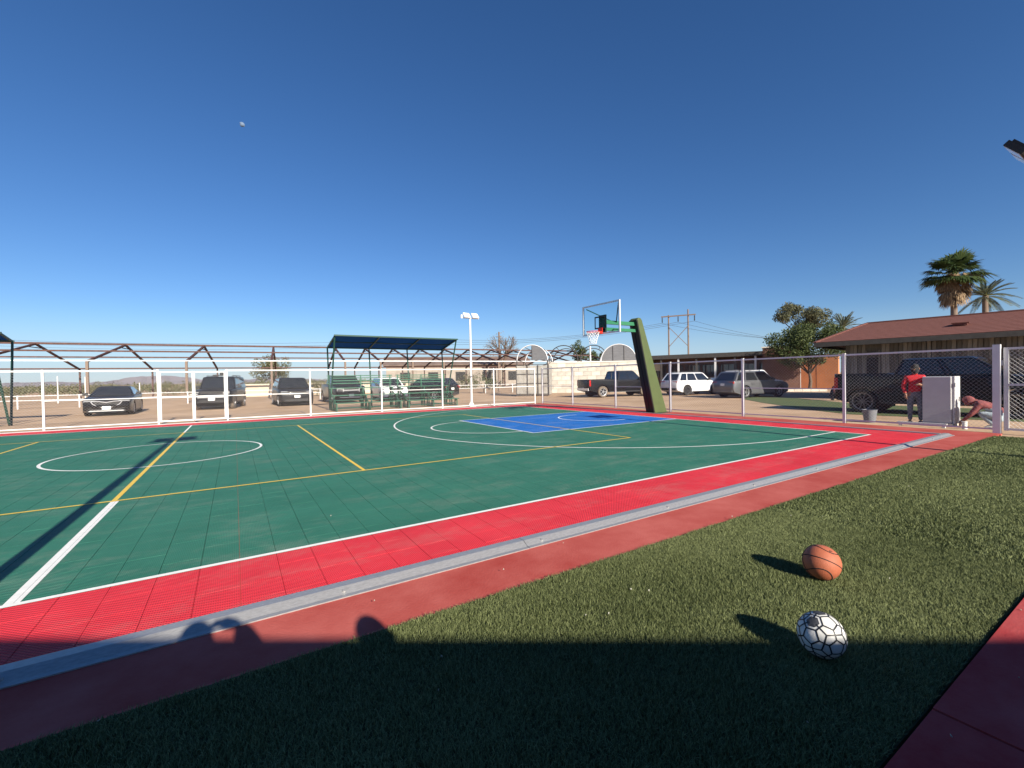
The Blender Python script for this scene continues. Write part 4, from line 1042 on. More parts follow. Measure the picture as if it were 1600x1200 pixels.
p1 = person('standing person in a red jacket, black cap and dark mask beside the cabinet', (17.35, -7.36, -.03), R(196), n1, E_STD, reg(M_redjacket, M_redjacket, M_djeans2, .86), (.02, 0, 1.545), (1, -.25, -.25),
       [((.20, .12, 1.10), (.6, -.8, .2), (0, 0, -1)), ((.10, -.20, .84), (.15, 0, -1), (-.3, .9, 0))], [((-.01, .11, .1), (1, .25)), ((-.01, -.11, .1), (1, -.2))], cap=M_cap, mask=M_cap)
# squatting, arms reaching down in front
n2 = dict(pelvis=((-.22, 0, .30), (.15, .13)), waist=((-.17, 0, .44), (.15, .12)), chest=((.10, 0, .60), (.165, .13)), neck0=((.24, 0, .66), (.085, .08)), neck=((.29, 0, .675), .06), head=((.37, 0, .66), (.085, .095)), crown=((.42, 0, .70), (.072, .08)),
          shl=((.16, .19, .60), .078), ell=((.30, .23, .36), .056), wrl=((.47, .14, .17), .038), shr=((.16, -.19, .60), .078), elr=((.32, -.23, .37), .056), wrr=((.50, -.10, .18), .038),
          hipl=((-.18, .11, .29), .115), knl=((.17, .17, .40), .082), anl=((-.10, .13, .09), .052), hipr=((-.18, -.11, .29), .115), knr=((.17, -.18, .40), .082), anr=((-.10, -.13, .09), .052))
p2 = person('squatting person in a maroon hoodie and pale jeans reaching to the ground', (17.35, -8.80, -.03), R(92), n2, E_STD, reg(M_maroon, M_maroon, M_jeans, .86), (.37, 0, .66), (.75, 0, -.66),
       [((.47, .14, .17), (.5, -.1, -.75), (-.3, 0, -.6)), ((.50, -.10, .18), (.5, .1, -.75), (-.3, 0, -.6))], [((-.10, .13, .09), (1, .15)), ((-.10, -.13, .09), (1, -.15))], hood=M_maroon, shoe=M_pshoe)
n3 = dict(n2)
p3 = person('small figure in dark clothes crouching near the tail of the big black pickup', (28.2, -1.15, -.03), R(230), n3, E_STD, reg(M_darksleeve, M_maroon, M_djeans, .86), (.37, 0, .66), (.9, 0, -.3),
       [((.47, .14, .17), (.5, -.1, -.75), (-.3, 0, -.6)), ((.50, -.10, .18), (.5, .1, -.75), (-.3, 0, -.6))], [((-.10, .13, .09), (1, .15)), ((-.10, -.13, .09), (1, -.15))])
for v in p3.children: pass
p3.scale = (1.15, 1.15, 1.15)
# the two people behind the camera whose shadows fall on the turf
n4 = dict(std); n4.update(ell=((.10, .40, 1.30), .052), wrl=((.14, .12, 1.30), .038), elr=((.06, -.34, 1.32), .06), wrr=((.12, -.205, 1.55), .05))
p4 = person('person holding up a phone, seen only as the shadow with a raised arm', (1.03, -12.12, 0.01), R(90), n4, E_STD, reg(M_darksleeve, M_darksleeve, M_djeans, .8), (.02, 0, 1.545), (1, 0, 0),
       [((.14, .12, 1.30), (.3, -.9, .2), (0, 0, 1)), ((.12, -.205, 1.55), (0, .85, .45), (0, .5, -.5))], [((-.01, .11, .1), (1, .1)), ((-.01, -.11, .1), (1, -.1))])
n5 = dict(std)
n5.update(wrr=((.06, -.22, .85), .036), elr=((0, -.235, 1.07), .05))
p4.scale = (1.03, 1.03, 1.03)
p5 = person('bystander seen only as the rounded head shadow on the turf edge', (1.90, -12.52, 0.01), R(90), n5, E_STD, reg(M_darksleeve, M_darksleeve, M_djeans, .8), (.02, 0, 1.545), (1, 0, 0),
       [((.07, .22, .85), (.15, 0, -1), (0, -1, 0)), ((.06, -.22, .85), (.15, 0, -1), (0, 1, 0))], [((-.01, .11, .1), (1, .1)), ((-.01, -.11, .1), (1, -.1))])

# ------------------------------------------------------------------ things by the right fence
cbn = thing('electrical_cabinet', 'pale grey metal cabinet standing upright behind the fence', 'cabinet', (17.42, -7.84, -.03))
M_cab = mat('pale_grey_enamel', (0.52, 0.52, 0.525), 0.5, var=.05, scale=5)
b = MB(); b.box((0.0, 0.0, .70), (.46, .58, 1.24)); o = b.build('case', M_cab, cbn); bv = o.modifiers.new('bevel', 'BEVEL'); bv.width = .018; bv.segments = 2
b = MB(); b.box((0.02, -.325, .70), (.44, .055, 1.25)); o = b.build('door', M_cab, cbn); bv = o.modifiers.new('bevel', 'BEVEL'); bv.width = .012; bv.segments = 2
b = MB(); b.box((0.12, -.36, .72), (.03, .02, .12)); b.build('handle', M_galv, cbn)
for z in (.3, 1.1): b = MB(); b.tube((-.21, -.355, z - .05), (-.21, -.355, z + .05), .012, n=8); b.build('hinge', M_galv, cbn)
b = MB(); b.box((0, 0, .04), (.52, .62, .08)); b.build('plinth', M_conc, cbn)
ch = thing('steel_channel', 'low white steel channel on short feet in front of the cabinet', 'steel beam', (16.75, -7.65, -.03))
b = MB(); b.box((0, 0, .10), (.07, 1.0, .02)); b.box((-.03, 0, .075), (.012, 1.0, .03)); b.box((.03, 0, .075), (.012, 1.0, .03)); b.build('beam', M_greypaint, ch)
for y in (-.44, .44): b = MB(); b.box((0, y, .03), (.06, .06, .06)); b.build('foot', M_white, ch)
bp_ = thing('pipe_stub', 'short white pipe stub set in the ground by the squatting person', 'pipe', (16.85, -8.45, -.03)); b = MB(); b.tube((0, 0, 0), (0, 0, .17), .05, n=12); b.build('pipe', M_white, bp_, 40); b = MB(); b.tube((0, 0, .17), (0, 0, .19), .06, n=12); b.build('cap', M_white, bp_, 40)
bu = thing('bucket', 'grey tapered bucket on the ground behind the fence', 'bucket', (17.05, -6.42, -.03)); b = MB(); b.lathe([(.001, .0), (.135, .0), (.175, .36), (.185, .36), (.185, .375), (.168, .375), (.13, .02), (.001, .02)], n=20); b.build('pail', mat('grey_plastic', (.17, .18, .20), .6, var=.1), bu, 40)
b = MB(); b.path([(0.18 * math.cos(R(a)), .19 * math.sin(R(a)), .36 - .10 * abs(math.sin(R(a)))) for a in range(0, 181, 20)], .006, 6); b.build('handle', M_galv, bu, 60)

# ------------------------------------------------------------------ the low house at right
HC = Vector((28.75, 0.10, 0)); hu = Vector((1.15, -7.4, 0)).normalized(); hv = Vector((-hu.y, hu.x, 0)); hv = hv if hv.x > 0 else -hv
ha = math.atan2(hu.y, hu.x)
house = thing('house', 'low house with a brown red hipped roof and grey board walls', 'house', HC, ha)
sgn = 1 if Matrix.Rotation(ha, 3, 'Z') @ Vector((0, 1, 0)) @ hv > 0 else -1
M_board = mat('grey_weathered_boards', (0.155, 0.15, 0.14), 0.9, var=.3, scale=3, stretch=(6, 6, .6), bump=.3)
M_roof = mat('brown_red_shingles', (0.165, 0.062, 0.048), 0.9, var=.22, scale=5, bump=.5, bscale=30, stretch=(1, 4, 4), detail=10)
def vary(m, lo, hi):
    """each object wearing this material gets its own slightly different shade"""
    nt = m.node_tree; b_ = nt.nodes['Principled BSDF']; src = b_.inputs['Base Color'].links[0].from_socket
    oi = nt.nodes.new('ShaderNodeObjectInfo'); mr_ = nt.nodes.new('ShaderNodeMapRange'); mr_.inputs[3].default_value = lo; mr_.inputs[4].default_value = hi
    nt.links.new(oi.outputs['Random'], mr_.inputs[0]); hv_ = nt.nodes.new('ShaderNodeHueSaturation'); nt.links.new(mr_.outputs[0], hv_.inputs['Value']); nt.links.new(src, hv_.inputs['Color']); nt.links.new(hv_.outputs[0], b_.inputs['Base Color'])
vary(M_board, .5, 1.35); vary(M_conc, .82, 1.12)
M_fascia = mat('dark_fascia_wood', (0.055, 0.05, 0.047), 0.8, var=.2)
HL, HD, EZ = 24.0, 9.0, 3.12           # roof length, depth, eave height
WX0, WY0 = 1.15, 1.15
Y = lambda y: y * sgn
b = MB(); b.box(((WX0 + HL - 1) / 2, Y((WY0 + HD - 1) / 2), EZ / 2 - .05), (HL - 1 - WX0, HD - 1 - WY0, EZ - .1)); wall = b.build('wall', M_board, house)
x = WX0 + .04; k = 0; bmesh_shared = {}
openings = [(2.05, 2.62), (8.6, 10.1), (13.6, 15.0)]
for i in range(130):
    wdt = .155
    if x > HL - 1.2: break
    if any(a - wdt < x < c for a, c in openings): x += wdt + .012; continue
    if wdt not in bmesh_shared:
        b = MB(); b.box((0, 0, 0), (wdt, .035, EZ - .30)); bmesh_shared[wdt] = b.mesh('wall_board', M_board)
    link('wall_board', bmesh_shared[wdt], wall, loc=(x + wdt / 2, Y(WY0 - .010 - random.uniform(0, .018)), (EZ - .1) / 2 + random.uniform(-.01, .01))); x += wdt + random.choice((.012, .02, .035))
for px_ in (1.3, 4.55, 7.8, 11.1, 14.3, 17.5, 20.7): b = MB(); b.box((px_, Y(WY0 - .06), EZ / 2 - .05), (.13, .10, EZ - .12)); b.build('wall_post', M_board, wall)
for a, c in openings:
    f = MB(); f.box(((a + c) / 2, Y(WY0 - .012), 1.15 if c - a < .8 else 1.75), (c - a - .04, .03, 2.1 if c - a < .8 else 1.1)); o = f.build('door' if c - a < .8 else 'window', M_glass if c - a > .8 else M_trim, house)
    f = MB()
    for xx in (a, c): f.box((xx, Y(WY0 - .03), 1.35), (.07, .05, 2.5))
    f.box(((a + c) / 2, Y(WY0 - .033), 2.45), (c - a, .05, .08)); f.build('frame', M_board, o)
rise = 1.22; ri = HD / 2
e = [(0, 0), (HL, 0), (HL, HD), (0, HD)]
rv = [(x_, Y(y_), EZ) for x_, y_ in e] + [(1.5, Y(ri), EZ + rise), (HL - 3.0, Y(ri), EZ + rise)]
b = MB(); th = .10
b.add(rv + [(v[0], v[1], v[2] - th) for v in rv], [(0, 1, 5, 4), (1, 2, 5), (2, 3, 4, 5), (3, 0, 4), (6, 7, 1, 0), (7, 8, 2, 1), (8, 9, 3, 2), (9, 6, 0, 3), (9, 8, 7, 6)])
roof = b.build('roof', M_roof, house)
# shingle courses as thin overlapping strips
for side in (0,):
    ncs = 15
    for i in range(ncs):
        t0, t1 = i / ncs, (i + 1.12) / ncs
        t1 = min(t1, 1)
        def P_(t, end):
            x_ = 1.5 * t if end == 0 else HL - 3.0 * t
            return Vector((x_, Y(ri * t), EZ + rise * t))
        up = Vector((0, 0, 1)); q = [P_(t0, 0) + up * .026, P_(t0, 1) + up * .026, P_(t1, 1) + up * .008, P_(t1, 0) + up * .008]
        b = MB(); b.add(q + [P_(t0, 0) + up * .004, P_(t0, 1) + up * .004], [(0, 1, 2, 3), (4, 5, 1, 0)]); b.build('shingle_course', M_roof, roof)
b = MB(); b.bar((1.5, Y(ri), EZ + rise + .03), (HL - 3, Y(ri), EZ + rise + .03), .22, .06); b.bar((0, 0, EZ + .02), (1.5, Y(ri), EZ + rise + .02), .2, .05); b.build('ridge_cap', M_roof, roof)
b = MB(); b.box((HL / 2, Y(-.02), EZ - .13), (HL + .04, .045, .24)); b.box((-.02, Y(HD / 2), EZ - .13), (.045, HD, .24)); b.build('fascia', M_fascia, house)
b = MB(); vx, vt = 5.6, .42; vz = EZ + rise * vt; b.box((vx, Y(ri * vt), vz + .06), (.5, .4, .10)); b.box((vx, Y(ri * vt) , vz + .125), (.62, .5, .03)); b.build('roof_vent', M_roof, roof)
b = MB(); b.tube((9.3, Y(ri - .2), EZ + rise - .2), (9.3, Y(ri - .2), EZ + rise + .28), .16, n=10); b.tube((9.3, Y(ri - .2), EZ + rise + .28), (9.3, Y(ri - .2), EZ + rise + .36), .24, .12, n=10); b.build('chimney_pipe', M_fascia, roof)

# ------------------------------------------------------------------ the long flat roofed building and its brick end
A = on_ground(995, 611); D0, D1 = 50, 42
pL = at_depth(985, 600, 50); pR = at_depth(1250, 600, 41); pL.z = pR.z = 0
fu = (pR - pL).normalized(); fa = math.atan2(fu.y, fu.x); FLn = (pR - pL).length
fl = thing('porch_building', 'long low flat roofed building with a dark porch behind the white SUVs', 'building', pL, fa)
fs_ = -1 if (Matrix.Rotation(fa, 3, 'Z') @ Vector((0, 1, 0))).dot(Vector((CAM_F.x, CAM_F.y, 0))) < 0 else 1
b = MB(); b.box((FLn / 2, fs_ * 3.0, 3.42), (FLn + 1.2, 7.2, .34)); b.build('roof_slab', mat('weathered_grey_roof', (.23, .215, .20), .9, var=.25, scale=1.5), fl)
b = MB(); b.box((FLn / 2, fs_ * -.62, 3.40), (FLn + 1.24, .05, .42)); b.build('fascia', M_fascia, fl)
b = MB(); b.box((FLn / 2, fs_ * 4.2, 1.62), (FLn, 4.4, 3.25)); wl = b.build('wall', mat('dark_brown_brick', (.13, .075, .06), .9, var=.25, scale=6), fl)
nb_ = 9
for i in range(nb_ + 1):
    b = MB(); b.box((FLn * i / nb_, fs_ * -.45, 1.62), (.16, .16, 3.24)); b.build('porch_post', M_greypaint if i % 2 else M_fascia, fl)
for i in range(nb_):
    xx = FLn * (i + .5) / nb_
    b = MB(); b.box((xx, fs_ * 1.985, 1.9), (1.5, .05, 1.2)); wn_ = b.build('window', M_glass, wl)
    b = MB()
    for q in (-.75, 0, .75): b.box((xx + q, fs_ * 1.955, 1.9), (.06, .04, 1.26))
    for q in (1.28, 2.52): b.box((xx, fs_ * 1.95, q), (1.56, .045, .06))
    b.build('frame', M_fascia, wn_)
b = MB(); b.box((FLn * .12, fs_ * 1.0, 2.35), (2.3, .3, .75)); b.build('sign_board', mat('pale_board', (.55, .47, .34), .8, var=.15), fl)
# brick block at its right end
bl = at_depth(1222, 600, 42.5); bl.z = 0
bt = thing('brick_block', 'brown brick block rising above the porch roof by the mesquite tree', 'brick wall', bl, fa)
M_brick = mat('brown_brick', (.16, .085, .062), .9, var=.25, scale=7, bump=.4)
b = MB(); b.box((0, 0, 1.95), (3.0, 3.0, 3.9)); b.build('wall', M_brick, bt)
b = MB(); b.box((0, 0, 3.94), (3.16, 3.16, .12)); b.build('coping', M_conc, bt)
# orange wall behind the mesquite
wL = at_depth(1186, 600, 46); wR = at_depth(1311, 600, 40.5); wL.z = wR.z = 0; wu = (wR - wL).normalized()
ow = thing('garden_wall', 'sunlit orange plastered wall behind the mesquite tree', 'wall', wL, math.atan2(wu.y, wu.x)); WL = (wR - wL).length
M_orange = mat('orange_plaster', (.62, .27, .125), .9, var=.10, scale=1.5, bump=.2, bscale=20)
b = MB(); b.box((WL / 2, 0, 1.5), (WL, .25, 3.1)); b.build('wall', M_orange, ow)
b = MB(); b.box((WL / 2, 0, 3.09), (WL + .06, .33, .08)); b.build('coping', M_orange, ow)
for i in (1, 2, 3): b = MB(); b.box((WL * i / 4, 0, 1.5), (.035, .27, 3.0)); b.build('joint', M_brick, ow)
kL = at_depth(1120, 600, 37); kR = at_depth(1292, 600, 35); kL.z = kR.z = 0; ku = (kR - kL).normalized()
kb_ = MB(); kn = 14; KL = (kR - kL).length
kt = thing('kerb', 'pale concrete kerb in front of the orange wall', 'kerb', kL, math.atan2(ku.y, ku.x))
for i in range(kn): b = MB(); b.box((KL * (i + .5) / kn, 0, .06), (KL / kn - .02, .16, .20)); b.build('kerb_stone', M_conc, kt)

# ------------------------------------------------------------------ block wall, hoop houses and mesh cage
gL = at_depth(858, 600, 42.0); gR = at_depth(1004, 600, 40.5); gL.z = gR.z = -.03; gu = (gR - gL).normalized(); ga = math.atan2(gu.y, gu.x); GL = (gR - gL).length
gw = thing('block_wall', 'pale weathered block wall behind the black pickup with silver wheels', 'wall', gL, ga)
bw_, bh_ = .80, .40; blk = {}
nx, nz = int(GL / bw_), 7
for j in range(nz):
    off = 0 if j % 2 == 0 else bw_ / 2
    xs = [0.0] + [off + bw_ * i for i in range(0 if off else 1, nx + 1)] + [GL]
    xs = sorted(set(round(v, 3) for v in xs if 0 <= v <= GL))
    for xa, xb_ in zip(xs[:-1], xs[1:]):
        if xb_ - xa < .05: continue
        key = round(xb_ - xa, 2)
        if key not in blk: b = MB(); b.box((0, 0, 0), (xb_ - xa - .015, .22, bh_ - .015)); blk[key] = b.mesh('block', M_conc)
        link('block', blk[key], gw, loc=((xa + xb_) / 2, random.uniform(-.012, .012), bh_ * (j + .5)))
b = MB(); b.box((GL / 2, .012, bh_ * nz / 2), (GL - .02, .17, bh_ * nz - .02)); b.build('mortar', mat('grey_mortar', (.40, .37, .32), .95), gw)
b = MB(); b.box((GL / 2, 0, bh_ * nz + .05), (GL + .1, .30, .11)); b.build('coping', M_conc, gw)
M_shade = mat('grey_shade_mesh', (.16, .16, .17), .9, var=.15, scale=2, stretch=(1, 1, 5), alpha=.88)
M_arch = mat('dark_pipe', (.06, .055, .055), .6)
def hoop_house(label, pxc, depth, pxr, ytop, cover):
    c = at_depth(pxc, 600, depth); c.z = 0; rr = pxr / FPX * depth
    zt = CAM_P.z + (589 - ytop) / FPX * depth; zb = zt - rr * .98
    t = thing('hoop_house', label, 'hoop house', (c.x, c.y, 0), ga, 'half round hoop house frames')
    ln = 5.0
    for k, yy in enumerate((0, ln)):
        b = MB(); b.path([(rr * math.cos(R(a)), yy, zb + rr * .98 * math.sin(R(a))) for a in range(0, 181, 10)], .05, 6); b.build('arch', M_arch if not cover else M_greypaint, t, 60)
        b = MB()
        for sx in (-1, 1): b.tube((sx * rr, yy, 0), (sx * rr, yy, zb), .05, n=6)
        b.build('post', M_arch, t)
    b = MB()
    for a in (0, 60, 120, 180): b.tube((rr * math.cos(R(a)), 0, zb + rr * .98 * math.sin(R(a))), (rr * math.cos(R(a)), ln, zb + rr * .98 * math.sin(R(a))), .03, n=5)
    b.build('purlin', M_arch, t)
    if cover:
        a0 = 0; a1 = 180 if cover == 2 else 92
        pts = [(rr * .97 * math.cos(R(a0 + (a1 - a0) * i / 16)), zb + rr * .95 * math.sin(R(a0 + (a1 - a0) * i / 16))) for i in range(17)]
        if cover == 1: pts.append((pts[-1][0], zb))
        b = MB(); b.prism(pts, -.02, .0); b.build('shade_net', M_shade, t)
        for sx in ((-.33, .33) if cover == 2 else (.0,)): b = MB(); b.box((sx * rr * .95, -.04, zb + rr * .45), (.05, .04, rr * .88)); b.build('upright', M_arch, t)
hoop_house('half round frame with grey shade net over its right half above the mesh cage', 832, 38, 24, 538, 1)
hoop_house('bare half round pipe frame left of the backboard', 881, 44, 22, 539.5, 0)
hoop_house('bare half round pipe frame under the rim and net', 928, 45, 20, 540, 0)
hoop_house('half round frame fully covered in grey shade net by the hoop post', 967, 41, 27, 539, 2)
cg = at_depth(832, 600, 35.5); cg.z = 0
ct = thing('mesh_cage', 'grey mesh walled cage standing left of the block wall', 'cage', (cg.x, cg.y, 0), ga)
for i, sx in enumerate((-1.3, -.4, .45, 1.3)): b = MB(); b.box((sx, 0, 1.25), (.06, .06, 2.5)); b.build('post', M_arch, ct)
for z in (.15, 1.0, 1.75, 2.5): b = MB(); b.box((0, .0, z), (2.6, .045, .045)); b.build('rail', M_arch, ct)
M_net2 = mat('pale_debris_netting', (.42, .40, .36), .95, var=.3, scale=1.5, alpha=.62)
b = MB(); b.box((0, .05, 1.25), (2.58, .012, 2.36)); b.build('netting', M_net2, ct)
b = MB(); b.box((-1.3, 1.6, 1.25), (.012, 3.0, 2.36)); b.box((1.3, 1.6, 1.25), (.012, 3.0, 2.36)); b.build('side_netting', M_net2, ct)

# ------------------------------------------------------------------ skeleton of the long shed behind the car park
sd_ = Vector((.996, -.087, 0)).normalized(); sn_ = Vector((.087, .996, 0)).normalized(); E0 = Vector((-1.95, 32.1, 0))
M_wrail = mat('pale_eave_pipe', (.66, .66, .66), .5, var=.1)
shed = thing('shed_frame', 'bare brown steel frame of a long gabled shed behind the parked cars', 'shed frame', E0, math.atan2(sd_.y, sd_.x))
SP = 18.0; RZ, EZ2 = 5.12, 3.25
for x in [-24, -18, -12, -6, 0, 6, 12, 15.2, 18.3, 21.5, 24.6, 27.7, 30.9, 34.1, 37.3, 40.6, 43.7]:
    b = MB(); b.bar((x, 0, EZ2), (x, SP / 2, RZ), .16, .14); b.bar((x, SP, EZ2 - .1), (x, SP / 2, RZ), .16, .14)
    b.bar((x, SP * .42, RZ - .32), (x, SP * .58, RZ - .32), .06); b.build('truss', M_brown, shed)
    b = MB(); b.box((x, 0, EZ2 / 2), (.16, .16, EZ2)); b.build('post', M_pole, shed)
    b = MB(); b.box((x, SP, EZ2 / 2 - .05), (.14, .14, EZ2 - .1)); b.build('post', M_brown, shed)
for y, z, m, w_ in ((SP / 2, RZ + .06, M_brown, .17), (SP * .26, EZ2 + (RZ - EZ2) * .52 + .08, M_brown, .13), (SP * .76, EZ2 + (RZ - EZ2) * .48 + .08, M_brown, .13), (-.02, EZ2 + .06, M_wrail, .09), (SP, EZ2 - .02, M_brown, .14)):
    b = MB(); b.bar((-24.3, y, z), (44, y, z), w_); b.build('purlin', m, shed)
# white pipe rails low to the ground along the car park
pr_ = thing('pipe_rail', 'low white pipe rail along the back of the car park', 'pipe rail', (-20, 31.0, -.03), R(-5))
for z in (.55, .85): b = MB(); b.tube((0, 0, z), (52, 0, z), .035, n=6); b.build('rail', M_wrail, pr_, 60)
for i in range(18): b = MB(); b.tube((52 * i / 17, 0, 0), (52 * i / 17, 0, .9), .04, n=6); b.build('post', M_wrail, pr_, 60)
for (px, py, hgt) in ((218, 614, 1.6), (133, 612, 2.2), (90, 612, 2.3)):
    c = on_ground(px, py + 6, 0); c = at_depth(px, 600, 38); 
    t = thing('marker_pole', {218: 'thin white leaning stake by the low pipe rail', 133: 'slim white stake in front of the scrub, behind the black sedan', 90: 'slim white stake at the left of the scrub'}[px], 'stake', (c.x, c.y, -.03), 0)
    b = MB(); b.tube((0, 0, 0), (0, 0, hgt), .04, n=6); b.build('pole', M_white, t); b = MB(); b.tube((0, 0, hgt), (0, 0, hgt + .03), .05, n=6); b.build('cap', M_white, t)
# long grey roof of the far barn
br = at_depth(716, 600, 78); br.z = 0
barn = thing('barn', 'far barn with a low grey brown roof behind the shed frame', 'barn', br, math.atan2(sd_.y, sd_.x) - .25)
b = MB(); b.box((0, 0, 2.0), (24, 8, 4.0)); b.build('wall', mat('grey_brown_sheet', (.30, .26, .22), .9, var=.2, scale=1.2), barn)
b = MB(); b.add([(-12.5, -4.6, 3.9), (12.5, -4.6, 3.9), (12.5, 0, 5.4), (-12.5, 0, 5.4), (12.5, 4.6, 3.9), (-12.5, 4.6, 3.9), (-12.5, -4.6, 3.75), (12.5, -4.6, 3.75), (12.5, 4.6, 3.75), (-12.5, 4.6, 3.75)], [(0, 1, 2, 3), (3, 2, 4, 5), (6, 7, 1, 0), (5, 4, 8, 9), (0, 3, 5, 9, 6), (1, 7, 8, 4, 2), (6, 9, 8, 7)]); b.build('roof', mat('rusty_sheet_roof', (.17, .125, .105), .85, var=.25, scale=1.2), barn)
for i in range(5): b = MB(); b.box((-9 + i * 4.5, -4.02, 1.9), (1.6, .06, 1.5)); b.build('opening', M_black, barn)
# low pale wall far left of the block wall
lw = at_depth(552, 600, 52); lw.z = 0
t = thing('field_wall', 'low tan wall far behind the dark pickup', 'wall', lw, -.1); b = MB(); b.box((0, 0, .6), (24, .25, 1.3)); b.build('wall', mat('tan_plaster', (.50, .42, .32), .9, var=.12), t); b = MB(); b.box((0, 0, 1.27), (24.1, .32, .07)); b.build('coping', M_conc, t)

# ------------------------------------------------------------------ trees
L_mesq = leaf_mat('mesquite_leaf', (.026, .044, .014), (.125, .150, .055)); L_euc = leaf_mat('eucalyptus_leaf', (.075, .085, .050), (.17, .17, .095)); L_scrub = leaf_mat('scrub_leaf', (.075, .085, .042), (.21, .20, .11)); L_cyp = leaf_mat('cypress_leaf', (.022, .034, .018), (.06, .075, .035))
L_dry = leaf_mat('dry_twig', (.16, .12, .085), (.28, .22, .16), .9, 0)
def tree(name, label, base, trunk_h, trunk_r, clumps, leafm, n_per, leaf, limbs=5, squash=.8, cat='tree', lean=(0, 0), group=None):
    t = thing(name, label, cat, base, 0, group)
    b = MB(); top = Vector((lean[0], lean[1], trunk_h)); mid = top * .5 + Vector((random.uniform(-.1, .1), random.uniform(-.1, .1), 0))
    b.path([(0, 0, -.1), mid, top], [trunk_r, trunk_r * .8, trunk_r * .6], 8)
    for c, r in random.sample(clumps, min(limbs, len(clumps))):
        cc = Vector(c); m_ = top.lerp(cc, .5) + Vector((random.uniform(-.2, .2), random.uniform(-.2, .2), random.uniform(0, .3)))
        b.path([top - Vector((0, 0, .15)), m_, cc], [trunk_r * .5, trunk_r * .3, trunk_r * .1], 6)
    b.build('trunk', M_bark, t, 60)
    v, ti = leaves([c for c, r in clumps], [r for c, r in clumps], n_per, leaf, squash)
    link('crown', tri_mesh('crown', v, 4, leafm, ti), t)
    return t
def blob(n, cx, cz, rx, rz_, r0, r1, ry=None):
    out = []
    for i in range(n):
        a = random.uniform(0, 2 * PI); q = random.uniform(.15, 1) ** .5; e_ = random.uniform(-1, 1)
        k = math.sqrt(max(0, 1 - e_ * e_)) * q
        out.append(((cx[0] + rx * k * math.cos(a), cx[1] + (ry or rx) * k * math.sin(a), cz + rz_ * e_ * q), random.uniform(r0, r1)))
    return out
mq = at_depth(1265, 600, 37.5); mq.z = 0
tree('mesquite_tree', 'bushy mesquite tree with a short trunk before the orange wall', mq, 1.5, .16, blob(52, (-.3, 0), 3.9, 2.9, 1.8, .55, 1.1) + blob(8, (-1.4, .5), 2.6, 1.4, .6, .35, .6) + blob(6, (1.6, .2), 2.5, .8, .6, .3, .5), L_mesq, 560, .085, 8)
eu = at_depth(1256, 600, 66); eu.z = 0
tree('eucalyptus_tree', 'tall pale grey green eucalyptus crown behind the mesquite', eu, 6.5, .25, blob(30, (-.6, 0), 10.2, 3.4, 2.3, .7, 1.3) + blob(8, (2.6, 0), 8.8, 1.2, 1.3, .5, .9), L_euc, 300, .14, 8)
cy = at_depth(1298, 600, 60); cy.z = 0
tree('cypress_tree', 'narrow dark cypress spire left of the small palm', cy, 3.0, .14, [((random.uniform(-.15, .15), random.uniform(-.15, .15), 1.5 + i * .38), max(.18, .55 * math.sin(PI * min(1, (i + 2) / 24)))) for i in range(22)], L_cyp, 420, .09, 3, 1.0)
dk = at_depth(428, 600, 62); dk.z = 0
tree('shade_tree', 'round dull green desert tree far behind the charcoal SUV', dk, 1.8, .2, blob(26, (0, 0), 3.2, 2.7, 1.5, .6, 1.0), L_scrub, 260, .12, 6)
for px, dep, zc, rx, rz_, lab in ((908, 62, 4.9, 1.1, 1.7, 'green tree seen below the rim, left of the white pole'), (934, 66, 4.4, 1.5, 1.3, 'broad green tree below the rim, right of the white pole')):
    c = at_depth(px, 600, dep); c.z = 0; tree('green_tree', lab, c, 2.6, .16, blob(16, (0, 0), zc, rx, rz_, .45, .8), L_mesq, 300, .12, 5)
# bare tree behind the shed
bt_ = at_depth(786, 600, 70); bt_.z = 0
t = thing('bare_tree', 'leafless grey tree right of the white light mast', 'tree', bt_)
b = MB(); b.path([(0, 0, 0), (.1, 0, 3.7)], [.22, .17], 8); b.build('trunk', M_bark, t, 60)
b = MB()
def twig(p, d, l, r, k):
    q = p + d * l; b.path([p, p.lerp(q, .5) + Vector((random.uniform(-.05, .05), 0, random.uniform(-.05, .05))) * l, q], [r, r * .8, r * .6], 5)
    if k:
        for _ in range(3): twig(q if _ else p.lerp(q, .6), (d + Vector((random.uniform(-.8, .8), random.uniform(-.8, .8), random.uniform(-.25, .5)))).normalized(), l * .72, r * .6, k - 1)
for _ in range(6): twig(Vector((.1, 0, 3.6)), Vector((random.uniform(-1, 1), random.uniform(-.6, .6), random.uniform(.6, 1.2))).normalized(), 1.9, .13, 3)
b.build('branches', M_bark, t)
v, ti = leaves([(random.uniform(-2.8, 2.8), random.uniform(-1, 1), random.uniform(4.6, 8.4)) for _ in range(26)], [.8] * 26, 45, .08); link('twigs', tri_mesh('twigs', v, 4, L_dry, ti), t, 'stuff')
